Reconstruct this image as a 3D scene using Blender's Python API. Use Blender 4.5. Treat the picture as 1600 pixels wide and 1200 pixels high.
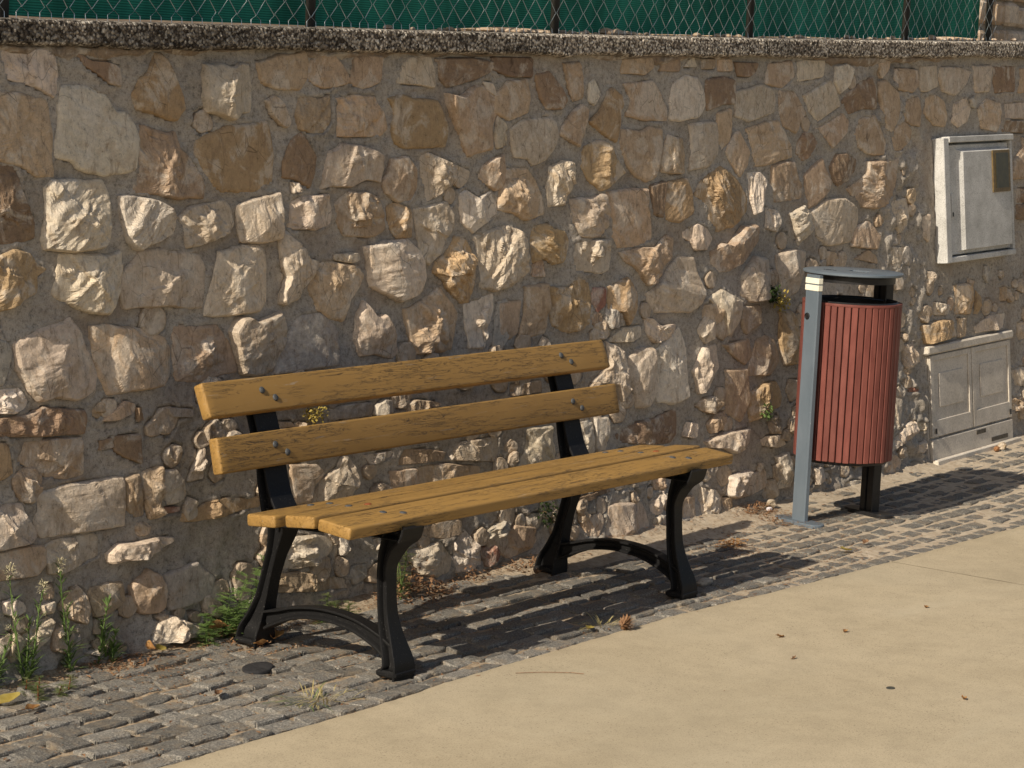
import bpy, math, random
import numpy as np
from mathutils import Vector, Matrix
random.seed(7)
rng = np.random.default_rng(7)
for o in list(bpy.data.objects): bpy.data.objects.remove(o)
scene = bpy.context.scene
C = scene.collection

# ------------------------------------------------------------------ camera
CAM = (-4.8217, -4.5156, 1.6649); YAW, PITCH, ROLL = 0.9464, 0.1281, 0.0468
cd = bpy.data.cameras.new('camera'); cam = bpy.data.objects.new('camera', cd); C.objects.link(cam)
f = Vector((math.sin(YAW)*math.cos(PITCH), math.cos(YAW)*math.cos(PITCH), -math.sin(PITCH)))
r = Vector((math.cos(YAW), -math.sin(YAW), 0)); u = r.cross(f)
r2 = r*math.cos(ROLL)+u*math.sin(ROLL); u2 = -r*math.sin(ROLL)+u*math.cos(ROLL)
M = Matrix((r2, u2, -f)).transposed().to_4x4(); M.translation = Vector(CAM)
cam.matrix_world = M
cd.sensor_width = 36; cd.lens = 3719.2/1600*36; cd.clip_start = 0.1; cd.clip_end = 500
scene.camera = cam

# ------------------------------------------------------------------ light
SUN = Vector((1.42, -0.02, -1.0)).normalized()       # direction the sunlight travels
w = bpy.data.worlds.new('World'); scene.world = w; w.use_nodes = True
nt = w.node_tree; bg = nt.nodes['Background']
sky = nt.nodes.new('ShaderNodeTexSky'); sky.sky_type = 'NISHITA'; sky.sun_disc = False
sky.sun_elevation = math.asin(-SUN.z); sky.sun_rotation = math.atan2(-SUN.x, -SUN.y)
sky.air_density = 1.0; sky.dust_density = 2.5; sky.ozone_density = 0.6
nt.links.new(sky.outputs[0], bg.inputs[0]); bg.inputs[1].default_value = 0.078
sl = bpy.data.lights.new('sun', 'SUN'); so = bpy.data.objects.new('sun', sl); C.objects.link(so)
sl.energy = 5.0; sl.angle = math.radians(0.5); sl.color = (1.0, 0.885, 0.725)
so.rotation_euler = SUN.to_track_quat('-Z', 'Y').to_euler(); so.location = (-6, 0, 6)
scene.view_settings.view_transform = 'Standard'; scene.view_settings.look = 'None'
scene.view_settings.exposure = 0.08; scene.view_settings.gamma = 1.0
scene.view_settings.use_curve_mapping = False

# ------------------------------------------------------------------ noise
def _h(ix, iy, s):
    n = (ix.astype(np.int64)*374761393 + iy.astype(np.int64)*668265263 + int(s)*1274126177) & 0xffffffff
    n = ((n ^ (n >> 13))*1274126177) & 0xffffffff
    n = (n ^ (n >> 16)) & 0xffffffff
    return n/4294967295.0
def vn(x, y, s=0):
    x = np.asarray(x, float); y = np.asarray(y, float)
    ix = np.floor(x); iy = np.floor(y); fx = x-ix; fy = y-iy
    fx = fx*fx*(3-2*fx); fy = fy*fy*(3-2*fy)
    a = _h(ix, iy, s); b = _h(ix+1, iy, s); c = _h(ix, iy+1, s); d = _h(ix+1, iy+1, s)
    return (a*(1-fx)+b*fx)*(1-fy)+(c*(1-fx)+d*fx)*fy - 0.5
def fbm(x, y, s=0, o=3):
    v = 0; a = 1.0
    for i in range(o):
        v = v+a*vn(np.asarray(x)*2**i+17.3*i, np.asarray(y)*2**i-9.1*i, s+i); a *= .5
    return v
def worley(x, y, s=0):
    ix = np.floor(x); iy = np.floor(y); best = np.full(np.shape(x), 9.0)
    for dx in (-1, 0, 1):
        for dy in (-1, 0, 1):
            cx = ix+dx; cy = iy+dy
            px = cx+_h(cx, cy, s); py = cy+_h(cx, cy, s+5)
            best = np.minimum(best, (px-x)**2+(py-y)**2)
    return np.sqrt(best)

# ------------------------------------------------------------------ mesh helpers
class MB:
    def __init__(s): s.v = []; s.f = []
    def add(s, vs, fs):
        n = len(s.v); s.v += [tuple(map(float, p)) for p in vs]; s.f += [tuple(i+n for i in q) for q in fs]
    def box(s, c, d, rot=None, bev=0.0):
        dx, dy, dz = d[0]/2, d[1]/2, d[2]/2
        if bev <= 0:
            vs = [(x, y, z) for x in (-dx, dx) for y in (-dy, dy) for z in (-dz, dz)]
            fs = [(0,1,3,2),(4,6,7,5),(0,4,5,1),(2,3,7,6),(0,2,6,4),(1,5,7,3)]
        else:
            b = min(bev, dx*.9, dy*.9, dz*.9)
            prof = [(-dx+b, -dy), (dx-b, -dy), (dx, -dy+b), (dx, dy-b), (dx-b, dy), (-dx+b, dy), (-dx, dy-b), (-dx, -dy+b)]
            vs = []; fs = []
            for z, k in ((-dz, b), (-dz+b, 0), (dz-b, 0), (dz, b)):
                for (x, y) in prof:
                    vs.append((x-(k if x > 0 else -k), y-(k if y > 0 else -k), z))
            for i in range(3):
                for j in range(8): fs.append((i*8+j, i*8+(j+1)%8, (i+1)*8+(j+1)%8, (i+1)*8+j))
            fs.append(tuple(range(7, -1, -1))); fs.append(tuple(range(24, 32)))
        R = rot if rot is not None else Matrix.Identity(3)
        s.add([tuple(R @ Vector(v)+Vector(c)) for v in vs], fs)
    def tube(s, pts, rad, n=6, cap=True):
        pts = [Vector(p) for p in pts]; rs = rad if isinstance(rad, (list, tuple)) else [rad]*len(pts)
        vs = []; fs = []; up = Vector((0.13, 0.21, 1))
        for i, p in enumerate(pts):
            t = (pts[min(i+1, len(pts)-1)]-pts[max(i-1, 0)]).normalized()
            a = t.cross(up)
            if a.length < .1: a = t.cross(Vector((1, 0, 0)))
            a.normalize(); b = t.cross(a)
            for k in range(n):
                th = 2*math.pi*k/n; vs.append(p+(a*math.cos(th)+b*math.sin(th))*rs[i])
        for i in range(len(pts)-1):
            for k in range(n): fs.append((i*n+k, i*n+(k+1)%n, (i+1)*n+(k+1)%n, (i+1)*n+k))
        if cap: fs.append(tuple(range(n-1, -1, -1))); fs.append(tuple(range((len(pts)-1)*n, len(pts)*n)))
        s.add(vs, fs)
    def lathe(s, c, prof, n=32, a0=0, axis=None):
        vs = []; fs = []
        for (rr, z) in prof:
            for k in range(n):
                th = a0+2*math.pi*k/n; vs.append((rr*math.cos(th), rr*math.sin(th), z))
        for i in range(len(prof)-1):
            for k in range(n): fs.append((i*n+k, i*n+(k+1)%n, (i+1)*n+(k+1)%n, (i+1)*n+k))
        R = axis if axis is not None else Matrix.Identity(3)
        s.add([tuple(R @ Vector(v)+Vector(c)) for v in vs], fs)
    def grid(s, P):           # P: (n, m, 3)
        n, m = P.shape[:2]; base = len(s.v)
        s.v += [tuple(q) for q in P.reshape(-1, 3).tolist()]
        i, j = np.meshgrid(np.arange(n-1), np.arange(m-1), indexing='ij')
        a = (base+i*m+j).ravel(); q = np.stack([a, a+m, a+m+1, a+1], 1)
        s.f += [tuple(t) for t in q.tolist()]
    def build(s, name, mat, parent=None, off=None, smooth=None):
        me = bpy.data.meshes.new(name)
        o = off if off is not None else (0, 0, 0)
        vs = [(a-o[0], b-o[1], c-o[2]) for a, b, c in s.v]
        me.from_pydata(vs, [], s.f); me.materials.append(mat)
        if smooth is not None:
            me.polygons.foreach_set('use_smooth', [True]*len(me.polygons))
            if smooth < 180:
                try: me.set_sharp_from_angle(angle=math.radians(smooth))
                except Exception: pass
        me.update()
        ob = bpy.data.objects.new(name, me); C.objects.link(ob)
        if parent: ob.parent = parent
        return ob
def tag(o, label=None, cat=None, group=None, kind=None):
    if label: o['label'] = label
    if cat: o['category'] = cat
    if group: o['group'] = group
    if kind: o['kind'] = kind
    return o
def empty(name, loc, label, cat, group=None):
    o = bpy.data.objects.new(name, None); C.objects.link(o); o.location = loc
    o.empty_display_size = .1
    return tag(o, label, cat, group)

# ------------------------------------------------------------------ materials
def mat(name, rough=.8, spec=.3, metal=0):
    m = bpy.data.materials.new(name); m.use_nodes = True
    b = m.node_tree.nodes['Principled BSDF']
    b.inputs['Roughness'].default_value = rough; b.inputs['Specular IOR Level'].default_value = spec
    b.inputs['Metallic'].default_value = metal
    return m, m.node_tree, b
class G:
    def __init__(s, nt): s.nt = nt; s.tc = None
    def n(s, t, **k):
        x = s.nt.nodes.new(t)
        for a, b in k.items():
            if a.startswith('i_'): x.inputs[a[2:].replace('_', ' ')].default_value = b
            else: setattr(x, a, b)
        return x
    def l(s, a, b): s.nt.links.new(a, b)
    def coord(s, scale=(1, 1, 1), kind='Object', rand=False):
        tc = s.n('ShaderNodeTexCoord'); mp = s.n('ShaderNodeMapping'); mp.inputs['Scale'].default_value = scale
        s.l(tc.outputs[kind], mp.inputs[0])
        if rand:
            oi = s.n('ShaderNodeObjectInfo'); mu = s.n('ShaderNodeMath', operation='MULTIPLY'); mu.inputs[1].default_value = 37.0
            s.l(oi.outputs['Random'], mu.inputs[0]); s.l(mu.outputs[0], mp.inputs['Location'])
        return mp.outputs[0]
    def noise(s, co, sc, det=4, ro=.55, dist=0):
        x = s.n('ShaderNodeTexNoise'); x.inputs['Scale'].default_value = sc; x.inputs['Detail'].default_value = det
        x.inputs['Roughness'].default_value = ro; x.inputs['Distortion'].default_value = dist
        s.l(co, x.inputs['Vector']); return x.outputs[0]
    def vor(s, co, sc, feat='F1', out='Distance'):
        x = s.n('ShaderNodeTexVoronoi', feature=feat); x.inputs['Scale'].default_value = sc
        s.l(co, x.inputs['Vector']); return x.outputs[out]
    def ramp(s, fac, pts):
        x = s.n('ShaderNodeValToRGB'); e = x.color_ramp.elements
        while len(e) < len(pts): e.new(.5)
        for el, (p, c) in zip(e, pts):
            el.position = p; el.color = (*c, 1) if isinstance(c, tuple) else (c, c, c, 1)
        s.l(fac, x.inputs[0]); return x.outputs[0]
    def mix(s, fac, a, b, mode='MIX'):
        x = s.n('ShaderNodeMix', data_type='RGBA', blend_type=mode)
        for i, v in ((0, fac), (6, a), (7, b)):
            if hasattr(v, 'node'): s.l(v, x.inputs[i])
            elif i == 0: x.inputs[0].default_value = v
            else: x.inputs[i].default_value = (*v, 1)
        return x.outputs[2]
    def bump(s, hs, b, strength=.5, dist=.01):
        prev = None
        for h, st, di in hs:
            x = s.n('ShaderNodeBump'); x.inputs['Strength'].default_value = st; x.inputs['Distance'].default_value = di
            s.l(h, x.inputs['Height'])
            if prev: s.l(prev, x.inputs['Normal'])
            prev = x.outputs[0]
        s.l(prev, b.inputs['Normal'])
def simple(name, col, rough=.7, spec=.3, metal=0, nz=0.0, sc=60, bump=0, var=.25):
    m, t, b = mat(name, rough, spec, metal); g = G(t)
    co = g.coord()
    n1 = g.noise(co, sc, 4)
    lo = tuple(c*(1-var) for c in col); hi = tuple(min(1, c*(1+var)) for c in col)
    g.l(g.ramp(n1, [(.35, lo), (.65, hi)]), b.inputs['Base Color'])
    if bump: g.bump([(g.noise(co, sc*3, 3), bump, .003)], b)
    return m
def stone_mat(name, objcol=True, col=(.3, .25, .2)):
    m, t, b = mat(name, .92, .15); g = G(t)
    co = g.coord(rand=objcol)
    if objcol:
        oi = g.n('ShaderNodeObjectInfo'); base = oi.outputs['Color']
    else: base = g.mix(0, col, col)
    n1 = g.noise(co, 12, 7, .70, .5); n2 = g.noise(co, 38, 8, .78); n3 = g.noise(co, 9, 6, .68, .8)
    c = g.mix(g.ramp(n1, [(.52, 0.0), (.62, .36)]), base, (.41, .29, .17))
    c = g.mix(g.ramp(n3, [(.50, 0.0), (.60, .55)]), c, (.66, .60, .51))
    n4 = g.noise(g.coord((1.7, 1, .55), rand=objcol), 24, 6, .72, .7)
    c = g.mix(g.ramp(n4, [(.55, 0.0), (.62, .45)]), c, (.25, .175, .115))
    v = g.ramp(n2, [(.30, .45), (.42, .95), (.70, 1.25)])
    c = g.mix(1.0, c, v, 'MULTIPLY')
    fine = g.ramp(g.noise(co, 120, 5, .8), [(.32, .22), (.40, .92), (.62, 1.06), (.72, 1.32)])
    c = g.mix(g.ramp(g.noise(co, 11, 3), [(.40, .35), (.60, 1.0)]), c, g.mix(1.0, c, fine, 'MULTIPLY'))
    cr = g.coord((1, 1, .5), rand=objcol)
    ck = g.vor(cr, 17, 'DISTANCE_TO_EDGE')
    ckm = g.ramp(ck, [(0.0, .35), (.018, 1.0)])
    nn = g.ramp(g.noise(co, 5, 2), [(.5, 0.0), (.6, .8)])
    c2 = g.mix(1.0, c, ckm, 'MULTIPLY'); c = g.mix(nn, c, c2)
    g.l(c, b.inputs['Base Color'])
    g.bump([(g.noise(co, 42, 6, .72), .6, .012), (g.noise(co, 130, 5, .75), .7, .004), (g.noise(co, 380, 3, .7), .6, .0015)], b)
    return m
M_stone = stone_mat('limestone')
m, t, b = mat('mortar', .95, .1); g = G(t); co = g.coord()
c = g.ramp(g.noise(co, 4, 5, .6), [(.3, (.32, .283, .235)), (.55, (.405, .365, .312)), (.75, (.47, .42, .36))])
c = g.mix(1.0, c, g.ramp(g.noise(co, 60, 5, .7), [(.3, .50), (.46, .98), (.72, 1.25)]), 'MULTIPLY')
c = g.mix(1.0, c, g.ramp(g.noise(co, 190, 4, .8), [(.34, .5), (.44, 1.0), (.72, 1.2)]), 'MULTIPLY')
c = g.mix(g.ramp(g.noise(co, 2.6, 5, .65, .6), [(.52, 0.0), (.72, .55)]), c, (.25, .18, .125))
g.l(c, b.inputs['Base Color']); g.bump([(g.noise(g.coord((1, 1, 2.2)), 18, 6, .65, .6), .5, .016), (g.noise(co, 70, 5, .7), .6, .006), (g.noise(co, 240, 4, .75), .7, .002)], b)
M_mortar = m
m, t, b = mat('aggregate_concrete', .9, .2); g = G(t); co = g.coord()
cell = g.vor(co, 115, out='Color'); sp = g.n('ShaderNodeSeparateColor'); g.l(cell, sp.inputs[0])
c = g.ramp(sp.outputs[0], [(.0, (.05, .04, .032)), (.3, (.19, .16, .13)), (.6, (.46, .40, .33)), (1, (.80, .74, .64))])
sx = g.n('ShaderNodeSeparateXYZ'); g.l(g.coord(), sx.inputs[0])
mr = g.n('ShaderNodeMapRange'); mr.inputs[1].default_value = -2.6; mr.inputs[2].default_value = -.2; mr.inputs[3].default_value = -.16; mr.inputs[4].default_value = .10; g.l(sx.outputs[0], mr.inputs[0])
ad = g.n('ShaderNodeMath', operation='ADD'); g.l(g.noise(g.coord((1, 1, 3)), 2.6, 5, .65), ad.inputs[0]); g.l(mr.outputs[0], ad.inputs[1])
big = g.ramp(ad.outputs[0], [(.34, .50), (.56, 1.15)])
c = g.mix(1.0, c, big, 'MULTIPLY'); edge = g.ramp(g.vor(co, 115), [(.35, 1.0), (.75, .35)])
c = g.mix(1.0, c, edge, 'MULTIPLY')
g.l(c, b.inputs['Base Color']); g.bump([(g.vor(co, 115), .8, -.006)], b)
M_agg = m
m, t, b = mat('granite', .8, .3); g = G(t); co = g.n('ShaderNodeNewGeometry').outputs['Position']
oi = g.n('ShaderNodeObjectInfo')
c = g.ramp(g.noise(co, 170, 3, .8), [(.30, (.048, .046, .043)), (.46, (.148, .142, .128)), (.58, (.235, .222, .196)), (.72, (.48, .44, .375))])
c = g.mix(1.0, c, g.ramp(oi.outputs['Random'], [(0, .72), (1, 1.25)]), 'MULTIPLY')
c = g.mix(g.ramp(g.noise(co, 16, 5, .7), [(.48, 0.0), (.68, .65)]), c, (.26, .205, .14))
g.l(c, b.inputs['Base Color']); g.bump([(g.noise(co, 60, 5, .7), .5, .006), (g.noise(co, 210, 4, .7), .8, .003)], b)
M_granite = m
m, t, b = mat('sand_bed', .95, .1); g = G(t); co = g.coord()
sx = g.n('ShaderNodeSeparateXYZ'); g.l(co, sx.inputs[0])
c = g.ramp(g.noise(co, 60, 5, .7), [(.3, (.15, .105, .068)), (.5, (.32, .25, .17)), (.7, (.46, .38, .28))])
mr = g.n('ShaderNodeMapRange'); mr.inputs[1].default_value = .2; mr.inputs[2].default_value = 3.0; g.l(sx.outputs[0], mr.inputs[0])
nm = g.n('ShaderNodeMath', operation='ADD'); g.l(mr.outputs[0], nm.inputs[0])
n0 = g.n('ShaderNodeMath', operation='MULTIPLY_ADD'); g.l(g.noise(co, 5, 3), n0.inputs[0]); n0.inputs[1].default_value = 1.6; n0.inputs[2].default_value = -.8
g.l(n0.outputs[0], nm.inputs[1]); nm.use_clamp = True
c = g.mix(nm.outputs[0], c, g.ramp(g.noise(co, 40, 4, .6), [(.3, (.36, .29, .21)), (.7, (.52, .45, .35))]))
g.l(c, b.inputs['Base Color']); g.bump([(g.noise(co, 160, 4, .7), .6, .004)], b)
M_bed = m
m, t, b = mat('concrete_path', .9, .2); g = G(t); co = g.coord()
c = g.ramp(g.noise(co, 1.1, 5, .6, .3), [(.3, (.40, .335, .228)), (.5, (.448, .378, .262)), (.72, (.475, .405, .287))])
c = g.mix(1.0, c, g.ramp(g.noise(co, 9, 5, .65), [(.3, .90), (.6, 1.03)]), 'MULTIPLY')
c = g.mix(1.0, c, g.ramp(g.noise(co, 260, 3, .7), [(.30, .48), (.43, .95), (.60, 1.03), (.78, 1.16)]), 'MULTIPLY')
sp = g.ramp(g.vor(co, 60), [(.09, .30), (.17, 1.0)]); msk = g.ramp(g.noise(co, 3.5, 4), [(.42, 0.0), (.60, .9)])
c = g.mix(msk, c, g.mix(1.0, c, sp, 'MULTIPLY'))
c = g.mix(g.ramp(g.noise(co, .55, 3, .5, .5), [(.5, 0.0), (.8, .35)]), c, (.34, .305, .225))
c = g.mix(g.ramp(g.noise(g.coord((.5, 1.6, 1)), 1.3, 6, .7, .8), [(.54, 0.0), (.70, .35)]), c, (.50, .44, .32))
g.l(c, b.inputs['Base Color']); g.bump([(g.noise(co, 220, 4, .7), .3, .0015), (g.noise(co, 12, 3), .15, .004)], b)
M_path = m
m, t, b = mat('painted_wood', .55, .35); g = G(t); oc = g.coord((1, 1, 1), rand=True)
gr = g.coord((.9, 9, 9), rand=True); gr2 = g.coord((2.2, 26, 26), rand=True)
c = g.ramp(g.noise(oc, 5, 4, .6), [(.3, (.30, .175, .050)), (.7, (.34, .200, .060))])
wear = g.ramp(g.noise(gr2, 2.4, 6, .75, .4), [(.61, 0.0), (.65, .6)])
wm = g.ramp(g.noise(gr, 1.8, 3, .6), [(.42, 0.0), (.60, 1.0)])
wmul = g.n('ShaderNodeMath', operation='MULTIPLY'); g.l(wear, wmul.inputs[0]); g.l(wm, wmul.inputs[1])
c = g.mix(wmul.outputs[0], c, (.40, .35, .29))
cn = g.noise(g.coord((1.2, 17, 17), rand=True), 5.0, 6, .70, .8)
ck = g.n('ShaderNodeMath', operation='SUBTRACT'); g.l(cn, ck.inputs[0]); ck.inputs[1].default_value = .5
ab = g.n('ShaderNodeMath', operation='ABSOLUTE'); g.l(ck.outputs[0], ab.inputs[0])
line = g.ramp(ab.outputs[0], [(0.0, 1.0), (.004, 1.0), (.008, 0.0)])
lm = g.ramp(g.noise(gr, 2.6, 4, .6), [(.42, 0.0), (.52, 1.0)])
lmul = g.n('ShaderNodeMath', operation='MULTIPLY'); g.l(line, lmul.inputs[0]); g.l(lm, lmul.inputs[1])
c = g.mix(lmul.outputs[0], c, (.030, .016, .008))
g.l(c, b.inputs['Base Color'])
inv = g.n('ShaderNodeMath', operation='SUBTRACT'); inv.inputs[0].default_value = 1; g.l(lmul.outputs[0], inv.inputs[1])
g.bump([(inv.outputs[0], .8, .002), (g.noise(gr2, 4, 5, .7), .22, .002)], b)
M_wood = m
m, t, b = mat('black_iron', .55, .22); g = G(t); co = g.coord()
sp = g.ramp(g.noise(co, 260, 2, .6), [(.66, 0.0), (.74, .6)])
g.l(g.mix(sp, (.009, .009, .0095), (.16, .15, .14)), b.inputs['Base Color'])
g.bump([(g.noise(co, 160, 4, .6), .3, .0015)], b); M_iron = m
m, t, b = mat('red_brown_slat', .6, .35); g = G(t); co = g.coord((1, 1, .35), rand=True)
oi = g.n('ShaderNodeObjectInfo')
c = g.mix(g.ramp(g.noise(co, 30, 4, .6), [(.35, 0.0), (.65, 1.0)]), (.140, .041, .032), (.188, .060, .046))
c = g.mix(1.0, c, g.ramp(oi.outputs['Random'], [(0, .82), (1, 1.15)]), 'MULTIPLY')
c = g.mix(g.ramp(g.noise(co, 70, 5, .75), [(.68, 0.0), (.73, .8)]), c, (.38, .26, .17))
g.l(c, b.inputs['Base Color']); g.bump([(g.noise(co, 120, 3, .6), .2, .001)], b); M_red = m
m, t, b = mat('blue_grey_paint', .42, .5); g = G(t); co = g.coord((1, 1, .4))
c = g.ramp(g.noise(co, 9, 5, .65), [(.3, (.098, .126, .155)), (.7, (.140, .172, .205))])
c = g.mix(g.ramp(g.noise(co, 60, 5, .75), [(.66, 0.0), (.71, .7)]), c, (.42, .42, .40))
g.l(c, b.inputs['Base Color']); g.bump([(g.noise(co, 60, 3, .6), .12, .001)], b); M_post = m
M_black = simple('black_paint', (.014, .014, .015), .45, .4)
M_bolt = simple('zinc', (.075, .08, .085), .6, .25, .2, sc=200)
M_rust = simple('rust', (.20, .06, .025), .8, .2, sc=200)
m, t, b = mat('white_box', .65, .35); g = G(t); co = g.coord()
c = g.ramp(g.noise(co, 8, 5, .65), [(.3, (.42, .415, .39)), (.6, (.60, .595, .57))])
c = g.mix(1.0, c, g.ramp(g.noise(co, 190, 4, .7), [(.34, .55), (.50, 1.02)]), 'MULTIPLY')
g.l(c, b.inputs['Base Color']); g.bump([(g.noise(co, 150, 4, .6), .5, .002)], b); M_white = m
m, t, b = mat('beige_cabinet', .8, .25); g = G(t); co = g.coord()
c = g.ramp(g.noise(co, 6, 5, .65), [(.3, (.50, .45, .375)), (.6, (.66, .60, .51))])
c = g.mix(1.0, c, g.ramp(g.noise(co, 120, 5, .75), [(.3, .68), (.55, 1.04)]), 'MULTIPLY')
g.l(c, b.inputs['Base Color']); g.bump([(g.noise(co, 150, 4, .6), .35, .0015)], b); M_cab = m
M_tape = simple('reflective_tape', (.82, .80, .66), .35, .5, var=.06)
M_win = simple('amber_window', (.045, .034, .012), .3, .5, sc=30, var=.4)
M_winf = simple('amber_frame', (.16, .11, .045), .5, .4, sc=60)
m, t, b = mat('shade_net', .75, .2); g = G(t)
wv = g.n('ShaderNodeTexWave', wave_type='BANDS', bands_direction='Z'); wv.inputs['Scale'].default_value = 42; wv.inputs['Distortion'].default_value = .5
g.l(g.coord(), wv.inputs['Vector'])
c = g.ramp(wv.outputs[0], [(0, (.012, .10, .070)), (1, (.030, .215, .155))])
c = g.mix(1.0, c, g.ramp(g.noise(g.coord((3, 1, 1)), 2.5, 4, .6), [(.3, .6), (.7, 1.45)]), 'MULTIPLY')
g.l(c, b.inputs['Base Color'])
tr = g.n('ShaderNodeBsdfTranslucent'); g.l(c, tr.inputs[0]); mx = g.n('ShaderNodeMixShader'); mx.inputs[0].default_value = .4
g.l(b.outputs[0], mx.inputs[1]); g.l(tr.outputs[0], mx.inputs[2]); g.l(mx.outputs[0], t.nodes['Material Output'].inputs[0])
M_net = m
M_wire = simple('galvanised_wire', (.55, .60, .62), .35, .6, .5, sc=30)
M_fpost = simple('dark_fence_post', (.020, .018, .014), .6, .3, sc=20)
def leafmat(name, a, b_, rough=.6, trn=.35, sc=40):
    m, t, b = mat(name, rough, .3); g = G(t)
    c = g.ramp(g.noise(g.coord(), sc, 3, .6), [(.35, a), (.65, b_)])
    g.l(c, b.inputs['Base Color'])
    tr = g.n('ShaderNodeBsdfTranslucent'); g.l(c, tr.inputs[0]); mx = g.n('ShaderNodeMixShader'); mx.inputs[0].default_value = trn
    g.l(b.outputs[0], mx.inputs[1]); g.l(tr.outputs[0], mx.inputs[2]); g.l(mx.outputs[0], t.nodes['Material Output'].inputs[0])
    return m
M_green = leafmat('green_leaf', (.10, .17, .045), (.19, .28, .085))
M_olive = leafmat('grey_green_leaf', (.11, .14, .05), (.21, .24, .10))
M_dry = leafmat('dry_leaf', (.26, .11, .035), (.50, .30, .12), .7, .2, 50)
M_dry2 = leafmat('dry_brown_litter', (.15, .075, .038), (.34, .20, .105), .8, .15, 90)
M_dark_leaf = leafmat('dark_green_leaf', (.025, .05, .012), (.06, .09, .025))
M_straw = leafmat('straw', (.36, .29, .12), (.48, .42, .2), .7, .2)
M_yel = leafmat('yellow_leaf', (.40, .30, .06), (.52, .42, .12), .6, .3)
M_fluff = simple('seed_fluff', (.42, .38, .25), .95, .1, sc=200)
M_soil = simple('soil', (.16, .12, .085), .95, .1, sc=20, bump=.6)
M_asph = simple('rubber', (.03, .03, .032), .7, .3, sc=120, bump=.3)
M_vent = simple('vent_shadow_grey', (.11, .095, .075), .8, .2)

# ------------------------------------------------------------------ terrain heights
def gz(X, Y=0):
    X = np.asarray(X, float)
    return 0.022*np.clip(X-4.2, 0, 6)
PEX = np.array([-60, -2.4, -.83, -.14, .78, 1.575, 2.0, 2.5, 2.79, 3.24, 3.9, 6.5, 60.])
PEY = np.array([-.66, -.66, -.665, -.668, -.650, -.655, -.69, -.716, -.726, -.735, -.756, -.80, -.80])
def path_edge(X):
    return np.interp(X, PEX, PEY)
def wallY(z): return .175+.1*z
def cop_z(X): return 1.6985+.0233*X+.0011*X*X      # underside of the coping

# ------------------------------------------------------------------ path
mb = MB()
xs = np.concatenate([np.linspace(-60, -3, 24)[:-1], np.arange(-3, 8, .012), np.linspace(8, 60, 24)])
E0 = path_edge(xs)+.012*vn(xs*3, xs*0, 3)+.007*vn(xs*14, xs*0, 4)+.004*vn(xs*50, xs*0, 8)
rows = []
for k, (d, z) in enumerate(((0, -.03), (0.0, -.001), (-.006, .004), (-.05, .005), (-1.2, .005), (-3, .005), (-12, .0), (-60, -.2))):
    yy = E0+d if k < 4 else path_edge(xs)+d
    rows.append(np.stack([xs, yy, gz(xs)+z+(.0012*vn(xs*9, yy*9, 5) if k < 4 else 0)], 1))
mb.grid(np.array(rows)[::-1])
tag(mb.build('path', M_path, smooth=60), kind='structure')
# narrow joint in the concrete, running away from the wall
mb = MB(); ys = np.linspace(-.735, -9, 420)
xc = 2.80+.006*vn(ys*4, ys*0, 11)+.002*vn(ys*40, ys*0, 12)
P = []
for sgn in (-1, 1): P.append(np.stack([xc+sgn*(.0010+.0008*(vn(ys*23, ys*0, 13+sgn)+.5)), ys, np.full_like(ys, .0062)], 1))
mb.grid(np.array(P)); tag(mb.build('path_joint', simple('joint_dirt', (.17, .135, .085), .95, .1), smooth=60), kind='structure')

# ------------------------------------------------------------------ pavement: sand bed + setts
def bedz(X, Y):
    base = np.interp(X, [-2, 0, 1.6, 3.0, 7], [-.012, -.012, -.010, -.0055, -.0045])
    base = base+.005*fbm(X*9, Y*9, 21, 3)+.003*vn(X*40, Y*40, 25)
    m = np.clip((Y-.05)/.13, 0, 1)
    smooth_zone = np.clip((X-1.5)/.4, 0, 1)*np.clip((3.5-X)/.3, 0, 1)*np.clip((Y+.06)/.07, 0, 1)
    base = base+m*m*(.022+.020*fbm(X*5, Y*5, 31, 3))+smooth_zone*(.014+.006*fbm(X*12, Y*12, 33, 2))
    return gz(X)+base
xs = np.concatenate([np.linspace(-40, -2.2, 12)[:-1], np.arange(-2.2, 7.6, .0125), np.linspace(7.7, 40, 12)])
t_ = np.linspace(0, 1, 78)
X, T = np.meshgrid(xs, t_, indexing='ij')
Y = (path_edge(X)-.02)*(1-T)+.26*T
Z = bedz(X, Y)
mb = MB(); mb.grid(np.stack([X, Y, Z], 2)[:, ::1])
pave = tag(mb.build('pavement', M_bed, smooth=180), kind='structure')
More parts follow.
